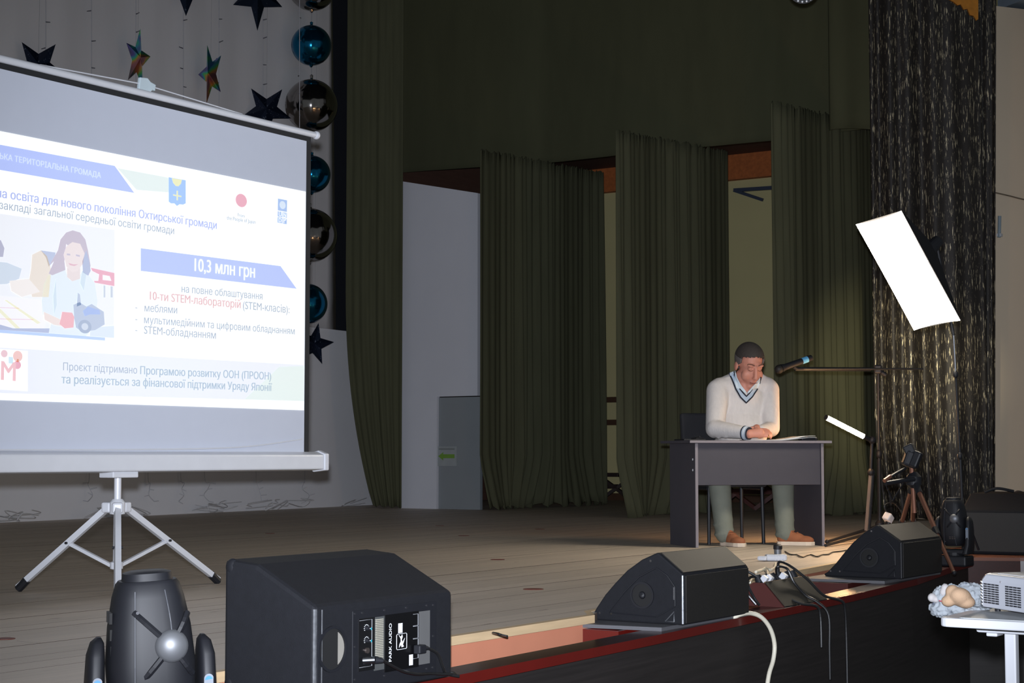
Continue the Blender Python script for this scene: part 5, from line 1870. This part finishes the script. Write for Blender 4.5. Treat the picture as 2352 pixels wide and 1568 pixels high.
# ------------------------------------------------------------------ moving-head lights
def moving_head(label, loc, s, rz, tilt=6.0):
    t = thing('moving_head_light', label, 'stage light', loc, rz, 'moving-head stage lights')
    B = lambda mb, n, m, p=t, **k: mb.build(n, m, p, world=False, **k)

    def se(z, a, b, cx=0.0, n=40, e=3.2):
        ring = []
        for i in range(n):
            u = 2 * math.pi * i / n
            c, d = math.cos(u), math.sin(u)
            ring.append(V(cx + a * math.copysign(abs(c) ** (2 / e), c), b * math.copysign(abs(d) ** (2 / e), d), z) * s)
        return ring
    B(MB().box((0, 0, 0.05 * s), (0.30 * s, 0.24 * s, 0.10 * s)), 'base', M_blk, bevel=0.012)
    B(MB().cyl((0, 0, 0.10 * s), (0, 0, 0.13 * s), 0.09 * s, n=28), 'turntable', M_blk)
    for sx in (-1, 1):
        rings = []
        for z, a, b, off in ((0.12, .035, .10, .13), (0.2, .03, .085, .148), (0.34, .026, .07, .152), (0.42, .024, .058, .150), (0.455, .018, .04, .146), (0.47, .006, .015, .142)):
            rings.append([p + V(sx * off * s, 0, 0) for p in se(z, a, b)])
        arm = B(MB().rings(rings), 'yoke_arm', M_blk, smooth=True, angle=50)
        y0 = -0.068
        pill = []
        for i in range(20):
            u = 2 * math.pi * i / 20
            pill.append(V((sx * 0.150 + 0.013 * math.cos(u)) * s, (y0 - 0.006) * s, (0.30 + (0.055 if math.sin(u) > 0 else -0.055) + 0.013 * math.sin(u)) * s))
        st = B(MB().prism(pill, (0, -0.003 * s, 0)), 'sticker', mat('dull_sticker_white', (120, 128, 140), 0.5), arm)
        pil2 = [V(sx * 0.150 * s + (p.x - sx * 0.150 * s) * .82, p.y - 0.0032 * s, (0.30 + 0.01) * s + (p.z - 0.31 * s) * .9) for p in pill]
        B(MB().prism([p for p in pil2 if p.z > 0.27 * s], (0, -0.001 * s, 0)), 'sticker_print', M_blue, st)
    B(MB().box((0, 0, 0.135 * s), (0.32 * s, 0.15 * s, 0.05 * s)), 'yoke_bridge', M_blk, bevel=0.01)
    hd = bpy.data.objects.new('head_pivot', None)
    # head: tall tapered barrel
    prof = [(0.19, .075, .075), (0.22, .100, .10), (0.30, .118, .118), (0.40, .121, .12), (0.50, .112, .112), (0.58, .097, .098), (0.615, .086, .09), (0.625, .078, .082)]
    rot = rotm(ay=-tilt * 0.5)
    P0 = V(0, 0, 0.38 * s)
    R_ = lambda ring: [P0 + rot @ (p - P0) for p in ring]
    head = B(MB().rings([R_(se(z, a, b, 0, 48, 2.9)) for z, a, b in prof]), 'head', M_blk, smooth=True, angle=40)
    W_ = lambda mb: mb
    B(MB().rings([R_(se(z, a, b, 0, 40, 2.6)) for z, a, b in ((0.622, .07, .075), (0.645, .066, .07), (0.65, .05, .055))]), 'top_cap', M_blk, head, smooth=True, angle=40)
    B(MB().box(P0 + rot @ (V(0.02 * s, -0.076 * s, 0.60 * s) - P0), (0.07 * s, 0.012 * s, 0.014 * s)), 'grip', M_blk, head, bevel=0.004)
    cyx, cz = 0.045, 0.45
    fr = lambda x, z, o=0.0: P0 + rot @ (V(x * s, -(0.121 + o) * s, z * s) - P0)
    dome = MB()
    mm = rotm(ax=90)
    dome.lathe([(0.045 * s, 0.0), (0.044 * s, 0.008 * s), (0.036 * s, 0.018 * s), (0.02 * s, 0.026 * s), (0.006 * s, 0.029 * s)], fr(cyx, cz, 0.0), 32, mm)
    B(dome, 'silver_dome', mat('satin_silver', (122, 124, 128), 0.5, 0.6), head, smooth=True, angle=60)
    for dx, dz in ((-0.095, 0.095), (0.048, 0.085), (-0.085, -0.095), (0.055, -0.08)):
        o0 = -0.004 if abs(dx) > 0.08 else 0
        B(MB().tube([fr(cyx + dx * .32, cz + dz * .32, 0.003), fr(cyx + dx * .7, cz + dz * .7, 0.0), fr(cyx + dx, cz + dz, -0.022)], 0.009 * s, 6, 3), 'moulded_rib', M_blk, head)
    for x, t0, t1 in ((-0.055, .60, .2), (0.045, .60, .43), (0.05, .34, .2)):
        B(MB().tube([fr(x * .8, t0, -0.03 if t0 > .5 else 0), fr(x, (t0 + t1) / 2, 0.001), fr(x * 1.1, t1, -0.012)], 0.0026 * s, 5, 4), 'panel_seam', mat('grey_seam', (58, 60, 66), 0.6), head)
    for x, z in ((-0.042, .545), (-0.005, .505), (-0.05, .235)):
        B(MB().cyl(fr(x, z, -0.02), fr(x, z, -0.006), 0.0045 * s, n=10), 'bolt', mat('dull_bolt', (70, 70, 74), 0.6, 0.4), head)
    for k in range(3):
        for r in range(3):
            B(MB().box(P0 + rot @ (V(-0.108 * s, (-0.05 + 0.03 * k) * s, (0.44 + 0.045 * r) * s) - P0), (0.008 * s, 0.018 * s, 0.03 * s)), 'vent', M_darkgrey, head)
    for k in range(3):
        for r in range(2):
            B(MB().box(fr(0.0 + 0.022 * k, 0.262 + 0.016 * r, 0.0005), (0.014 * s, 0.003 * s, 0.006 * s)), 'socket', mat('socket_metal', (110, 100, 96), 0.35, 0.8), head)
    return t


a1 = math.atan2(-3.38, -3.33)
moving_head('black moving-head stage light with silver dome, nearest at lower left', (3.355, 3.39, -0.30), 0.98, a1 + math.pi / 2 + 0.12)
moving_head('black moving-head stage light behind the tripod foot at right', (10.5, 3.59, -0.30 + 0.2565), 0.66, math.atan2(-3.6, -10.3) + math.pi / 2 - 0.35, 2)

# ------------------------------------------------------------------ power strip, cable box and cords
ps = atz(1782, 1288)
pst = thing('power_strip', 'white power strip lying on the stage in front of desk', 'power strip', ps, DA - 0.25)
MB().box((0, 0, 0.022), (0.13, 0.075, 0.04)).build('body', M_whitepl, pst, world=False, bevel=0.012)
MB().box((-0.085, -0.02, 0.018), (0.06, 0.045, 0.028), rotm(az=-25)).build('tail', M_whitepl, pst, world=False, bevel=0.01)
for k in range(4):
    MB().box((-0.01 + 0.018 * k, -0.039, 0.02), (0.004, 0.004, 0.03)).build('rib', M_whitepl, pst, world=False)
pg = thing('plug_adapter', 'round black and silver plug in the white power strip', 'plug', DL(0, 0, 0), DA)
pg.location = ps + V(0.03, 0.0, 0.042)
MB().cyl((0, 0, 0), (0, 0, 0.03), 0.022, 0.024, 20).build('silver_base', mat('satin_silver', (122, 124, 128), 0.5, 0.6), pg, world=False, smooth=True, angle=40)
MB().lathe([(0.024, 0.028), (0.0275, 0.03), (0.0275, 0.05), (0.02, 0.058), (0.004, 0.06)], (0, 0, 0), 24).build('black_cap', M_blk, pg, world=False, smooth=True, angle=40)
cp = [(1803, 1268), (1816, 1275), (1830, 1276), (1842, 1281), (1854, 1277), (1864, 1276), (1876, 1280), (1888, 1276), (1902, 1275), (1912, 1270), (1930, 1268), (1960, 1262)]
MB().tube([atz(x, y) + V(0, 0, 0.006) for x, y in cp], 0.0045, 6).build('cord', M_cableblk, pg)
cp = [(1781, 1297), (1779, 1306), (1770, 1311), (1758, 1307), (1748, 1313), (1736, 1316), (1750, 1311), (1761, 1313), (1762, 1322), (1752, 1327), (1735, 1324), (1722, 1340)]
MB().tube([atz(x, y) + V(0, 0, 0.007) for x, y in cp], 0.0075, 8).build('cord', M_cablewhite, pst)

# slanted cable box on the ledge
cbx = thing('cable_box', 'slanted metal socket box with dark red ends on the ledge', 'socket box', (7.35, 3.45, -0.045))
q = [atz(1808, 1395, -0.0455), atz(1905, 1378, -0.0455)]
bx0, bx1 = q[0].x, q[1].x
yb = 3.27
prof = [(yb, -0.0455), (yb + 0.10, 0.062), (yb + 0.155, 0.062), (yb + 0.30, -0.0455)]
M_boxmetal = mat('dull_steel', (74, 70, 62), 0.45, 0.6, 0.1)
prism_x(prof, bx0, bx1).build('body', M_blk, cbx)
prism_x([(y, z + .0005) for y, z in prof], bx0 - 0.012, bx0).build('end_plate', M_dred, cbx)
prism_x([(y, z + .0005) for y, z in prof], bx1, bx1 + 0.012).build('end_plate', M_blk, cbx)
nv = V(0, -0.108, 0.10).normalized()
MB().prism([V(bx0, yb + .002, -0.043) + nv * .001, V(bx1, yb + .002, -0.043) + nv * .001, V(bx1, yb + 0.1, 0.063) + nv * .001, V(bx0, yb + 0.1, 0.063) + nv * .001], nv * 0.003).build('face_plate', M_boxmetal, cbx)
MB().bx((bx0, yb + 0.098, 0.062), (bx1, yb + 0.104, 0.067)).build('bright_edge', mat('brass_edge', (150, 128, 96), 0.4, 0.5), cbx)
for k, t in enumerate((0.06, 0.17, 0.50)):
    x = bx0 + (bx1 - bx0) * t
    MB().box((x, yb + 0.115, 0.078), (0.03, 0.03, 0.028), rotm(ax=35)).build('white_connector', M_whitepl, cbx, bevel=0.003)
for k in range(6):
    x = bx0 + (bx1 - bx0) * (0.05 + 0.16 * k)
    MB().cyl((x, yb + 0.135, 0.06), (x, yb + 0.15, 0.092), 0.02, 0.016, 12).build('black_plug', M_blk, cbx, smooth=True, angle=40)
ZL = 0.068
CB = [([(0.0, .14, .09), (-0.05, .2, .12), (-0.16, .22, .11), (-0.22, .15, .03), (-0.20, .10, -.03)], 'black cable looping beside the left end of the cable box'),
      ([(0.08, .14, .09), (-0.02, .17, .085), (-0.12, .16, .06), (-0.16, .12, .0), (-0.13, .10, -.035)], 'black cable dropping behind the left end of the cable box'),
      ([(0.45, .14, .09), (0.38, .12, .125), (0.47, .09, .115), (0.50, .06, .05), (0.58, .02, -.01), (0.62, -.03, -.04), (0.66, -.078, -.10), (0.665, -.08, -.26), (0.67, -.08, -.40)], 'middle black cable running over the cable box and down the front'),
      ([(0.55, .15, .09), (0.60, .16, .14), (0.70, .13, .125), (0.80, .06, .06), (0.93, .0, -.02), (1.08, -.062, -.05), (1.13, -.068, -.10), (1.16, -.066, -.20), (1.17, -.066, -.38), (1.17, -.066, -.6)], 'right black cable arching over the cable box and down the front'),
      ([(0.25, .02, -.02), (0.30, -.02, -.038), (0.40, -.072, -.05), (0.44, -.082, -.10), (0.45, -.083, -.24)], 'left black cable dropping over the red ledge')]
for pts, lb in CB:
    o = MB().tube([V(bx0 + a * (bx1 - bx0), yb + b, c) for a, b, c in pts], 0.0065, 8).build('black_cable', M_cableblk)
    tag(o, lb, 'cable', 'black cables around the socket box')
# bare worn patch on the ledge
mbw = MB()
random.seed(77)
for k in range(60):
    t = random.uniform(0.1, 1.7)
    x = bx0 + 0.25 + t * 0.5
    yy = 3.262 + 0.03 * (x - 7.2) + random.uniform(0.004, 0.03)
    mbw.box((x, yy, -0.0453), (random.uniform(.01, .05), random.uniform(.004, .010), 0.0012), rotm(az=random.uniform(-10, 14)))
o = mbw.build('worn_paint_flakes', mat('bare_wood_flakes', (206, 160, 128), 0.35, var=0.2))
tag(o, 'flaked pale worn paint on the red ledge beside the cable box', 'paint flakes', kind='stuff')

# thick white cable over the ledge
wc = [(1684, 1419, .05), (1700, 1411, .02), (1725, 1408, -.0), (1750, 1418, -.03), (1770, 1445, -.05), (1779, 1480, -.055), (1776, 1515, -.055), (1766, 1550, -.055), (1760, 1600, -.055), (1758, 1680, -.055)]
pts = []
for x, y, o_ in wc:
    Yp = 3.205 + o_ * 0.8
    p = atY(x, y, Yp)
    pts.append(p)
o = MB().tube(pts, 0.0095, 10).build('white_cable', M_cablewhite)
tag(o, 'thick white cable arching over the red ledge and down', 'cable')
# bent wire scrap on the stage edge
o = MB().tube([atz(1132, 1453, .004), atz(1143, 1455, .010), atz(1152, 1458, .006), atz(1165, 1461, .006)], 0.0045, 6).build('bent_wire', M_cableblk)
tag(o, 'short bent dark wire lying on the pale stage edge', 'wire')
# white adapter by the far stage
p = atz(2040, 1222)
ad = thing('white_adapter', 'small white socket adapter on the stage by the sequin curtain', 'adapter', p)
mm = rotm(ax=20, ay=30)
pc2 = atd(2040, 1189, 12.6)
ad.location = V(pc2.x, pc2.y, 0)
MB().cyl(V(pc2.x, pc2.y, 0.02), pc2, 0.02, n=10).build('stem', M_blk, ad)
MB().box(pc2, (0.075, 0.06, 0.06), mm).build('body', M_whitepl, ad, bevel=0.01)
MB().tube([pc2 + V(0, 0, .02), pc2 + V(-.02, 0.02, .09), pc2 + V(.03, -.03, .11), pc2 + V(.08, -.08, .02), V(pc2.x + .1, pc2.y - .1, 0.01)], 0.005, 6).build('lead', M_cableblk, ad)

# ------------------------------------------------------------------ projector table in the hall
TX, TY, TZ = 4.42, 1.56, 0.222
tbl = thing('laptop_table', 'small white height-adjustable table holding the projector', 'table', (4.62, 1.35, -0.95))
r_ = 0.03
outl = []
for cx, cy, a0 in ((TX + r_, TY - r_, 90), (TX + r_, 0.95 + r_, 180), (TX + .42 - r_, 0.95 + r_, 270), (TX + .42 - r_, TY - r_, 0)):
    for k in range(6):
        t = math.radians(a0 + 90 * k / 5)
        outl.append(V(cx + r_ * math.cos(t), cy + r_ * math.sin(t), TZ - 0.026))
MB().prism(outl, (0, 0, 0.024)).build('table_top', M_whitepl, tbl, bevel=0.004)
outl2 = [V(TX + .21 + (p.x - TX - .21) * .93, 1.235 + (p.y - 1.235) * .86, TZ - 0.002) for p in outl]
MB().prism(outl2, (0, 0, 0.002)).build('grey_inlay', mat('pale_grey_inlay', (176, 180, 182), 0.5), tbl)
lp_ = atX(2324, 1500, TX + 0.2)
MB().bx((TX + .16, 1.10, TZ - 0.052), (TX + .24, lp_.y + 0.085, TZ - 0.026)).build('cross_bar', M_whitepl, tbl, bevel=0.006)
MB().bx((TX + .17, lp_.y + 0.03, TZ - 0.062), (TX + .23, lp_.y + 0.06, TZ - 0.052)).build('latch', M_whitepl, tbl, bevel=0.003)
MB().bx((lp_.x - 0.0155, lp_.y - 0.0155, -0.93), (lp_.x + 0.0155, lp_.y + 0.0155, TZ - 0.05)).build('column', M_whitepl, tbl, bevel=0.004)
MB().bx((TX - 0.02, lp_.y - 0.03, -0.95), (TX + 0.44, lp_.y + 0.03, -0.92)).build('foot', M_whitepl, tbl, bevel=0.006)
MB().bx((lp_.x - 0.03, 1.0, -0.95), (lp_.x + 0.03, lp_.y + 0.2, -0.92)).build('foot', M_whitepl, tbl, bevel=0.006)

pj0 = atd(2244, 1399, 4.70)
PA = math.radians(50)
proj = thing('projector', 'white video projector with vented side on the white table', 'projector', V(pj0.x, pj0.y, TZ), PA - math.pi / 2)
# local: -y .. towards the camera side? x runs along the table away from the left corner, y along the vented face
tx_ = V(math.sin(PA), -math.cos(PA), 0)      # depth direction, to the right and away
fy_ = V(-math.cos(PA), -math.sin(PA), 0)     # along the vented face, towards the camera
pz0 = TZ + 0.012
pzh = 0.092


def PJ(a, b, z):
    return V(pj0.x, pj0.y, 0) + fy_ * a + tx_ * b + V(0, 0, z)


LF, DP = 0.34, 0.22
ringo = []
for (a, b) in ((0.0, .035), (0.008, .012), (.03, 0.0), (LF, 0.0), (LF, DP), (.05, DP), (.015, DP - .02), (0.0, DP - .06)):
    ringo.append((a, b))
MB().rings([[PJ(a, b, pz0) for a, b in ringo], [PJ(a, b, pz0 + pzh * .8) for a, b in ringo], [PJ(.012 + a * .965, .006 + b * .94, pz0 + pzh * .97) for a, b in ringo], [PJ(.02 + a * .92, .016 + b * .86, pz0 + pzh) for a, b in ringo]]).build('shell', M_projpl, proj, bevel=0.003)
mbv = MB()
for g0_, n_ in ((0.045, 4), (0.15, 4), (0.25, 4)):
    for i in range(n_):
        for j in range(9):
            mbv.box(PJ(g0_ + 0.019 * i, 0.0, pz0 + 0.014 + 0.0062 * j), (0.0155, 0.003, 0.0038), rotm(az=math.degrees(PA)))
tag(mbv.build('vent_slots', mat('dark_vent_slot', (46, 48, 54), 0.6), proj), kind='stuff')
for j in range(8):
    MB().tube([PJ(.03, -.001, pz0 + .008 + .0085 * j), PJ(.008, .010, pz0 + .008 + .0085 * j), PJ(-.001, .036, pz0 + .008 + .0085 * j), PJ(-.001, .1, pz0 + .008 + .0085 * j)], 0.0025, 5, 3).build('louvre', M_projpl, proj)
MB().prism([PJ(a, b, pz0 + pzh - 0.0005) for a, b in ((.06, .03), (.17, .03), (.17, .09), (.06, .09))], (0, 0, 0.0016)).build('focus_window', mat('pure_white_recess', (232, 232, 234), 0.5), proj)
MB().cyl(PJ(.12, -0.002, pz0 + .074), PJ(.12, .001, pz0 + .074), 0.003, n=10).build('screw', mat('grey_screw', (150, 150, 154), 0.4), proj)
for a, b in ((.04, .04), (.30, .04), (.04, .18), (.30, .18)):
    MB().cyl(PJ(a, b, TZ), PJ(a, b, pz0 + .002), 0.008, n=10).build('foot', M_blk, proj)
MB().box(PJ(.22, .12, pz0 + pzh + .001), (.03, .012, .002), rotm(az=math.degrees(PA))).build('keypad', mat('grey_keypad', (140, 142, 148), 0.5), proj)
MB().cyl(PJ(LF * .4, DP, pz0 + .05), PJ(LF * .4, DP + .025, pz0 + .05), 0.03, n=24).build('lens', M_blk, proj)

# plush toy tucked under the projector
pc3 = atd(2200, 1384, 4.78)
pt_ = thing('plush_toy', 'fluffy white plush animal with peach face tucked beside the projector', 'plush toy', V(pc3.x, pc3.y, TZ))
M_fur = flecked('white_grey_plush', (146, 152, 158), (98, 104, 122), 0.60, 42, (1, 1, 1), 0.95, 0, 0, 0.95, 0.06)
M_peach = mat('peach_velour', (176, 146, 118), 0.9, var=0.06, scale=60, bump=0.4, bscale=500)
Q = lambda x, y, d: atd(x, y, d)
mb = MB()
rngp = random.Random(3)
for c_, r3 in ((Q(2192, 1388, 4.80), (0.052, 0.055, 0.032)), (Q(2180, 1372, 4.80), (0.040, 0.045, 0.036)), (Q(2225, 1368, 4.84), (0.045, 0.05, 0.036)),
               (Q(2235, 1400, 4.78), (0.06, 0.05, 0.014)), (Q(2168, 1398, 4.80), (0.035, 0.04, 0.022))):
    mb.ell(c_, r3)
    for k in range(230):
        d = Vector((rngp.gauss(0, 1), rngp.gauss(0, 1), rngp.gauss(0, 1))).normalized()
        mb.ell(c_ + Vector((d.x * r3[0], d.y * r3[1], d.z * r3[2])), rngp.uniform(.0032, .0062), nu=6, nv=4)
blob('body', mb, M_fur, pt_, 0.0024, 1)
mb = MB()
mb.ell(Q(2206, 1371, 4.735), (0.044, 0.030, 0.026), rotm(ay=18))
mb.ell(Q(2188, 1359, 4.735), (0.020, 0.02, 0.020))
mb.ell(Q(2218, 1382, 4.735), (0.030, 0.026, 0.018))
mb.ell(Q(2178, 1380, 4.735), (0.018, 0.02, 0.016))
blob('muzzle', mb, M_peach, pt_, 0.0035, 3)
M_ear = mat('grey_velour_ear', (168, 164, 164), 0.9)
mb = MB().ell(Q(2141, 1372, 4.79), (0.017, 0.012, 0.013)).ell(Q(2150, 1376, 4.79), (0.015, 0.012, 0.010))
blob('ear', mb, M_ear, pt_, 0.003, 2)
mb = MB().ell(Q(2171, 1351, 4.78), (0.014, 0.012, 0.014)).ell(Q(2168, 1360, 4.78), (0.014, 0.012, 0.014))
blob('ear', mb, M_ear, pt_, 0.003, 2)
MB().tube([Q(2157, 1379, 4.74), Q(2162, 1380, 4.735), Q(2168, 1381, 4.735)], 0.0016, 6).build('stitched_mouth', mat('red_thread', (170, 70, 80), 0.7), pt_)
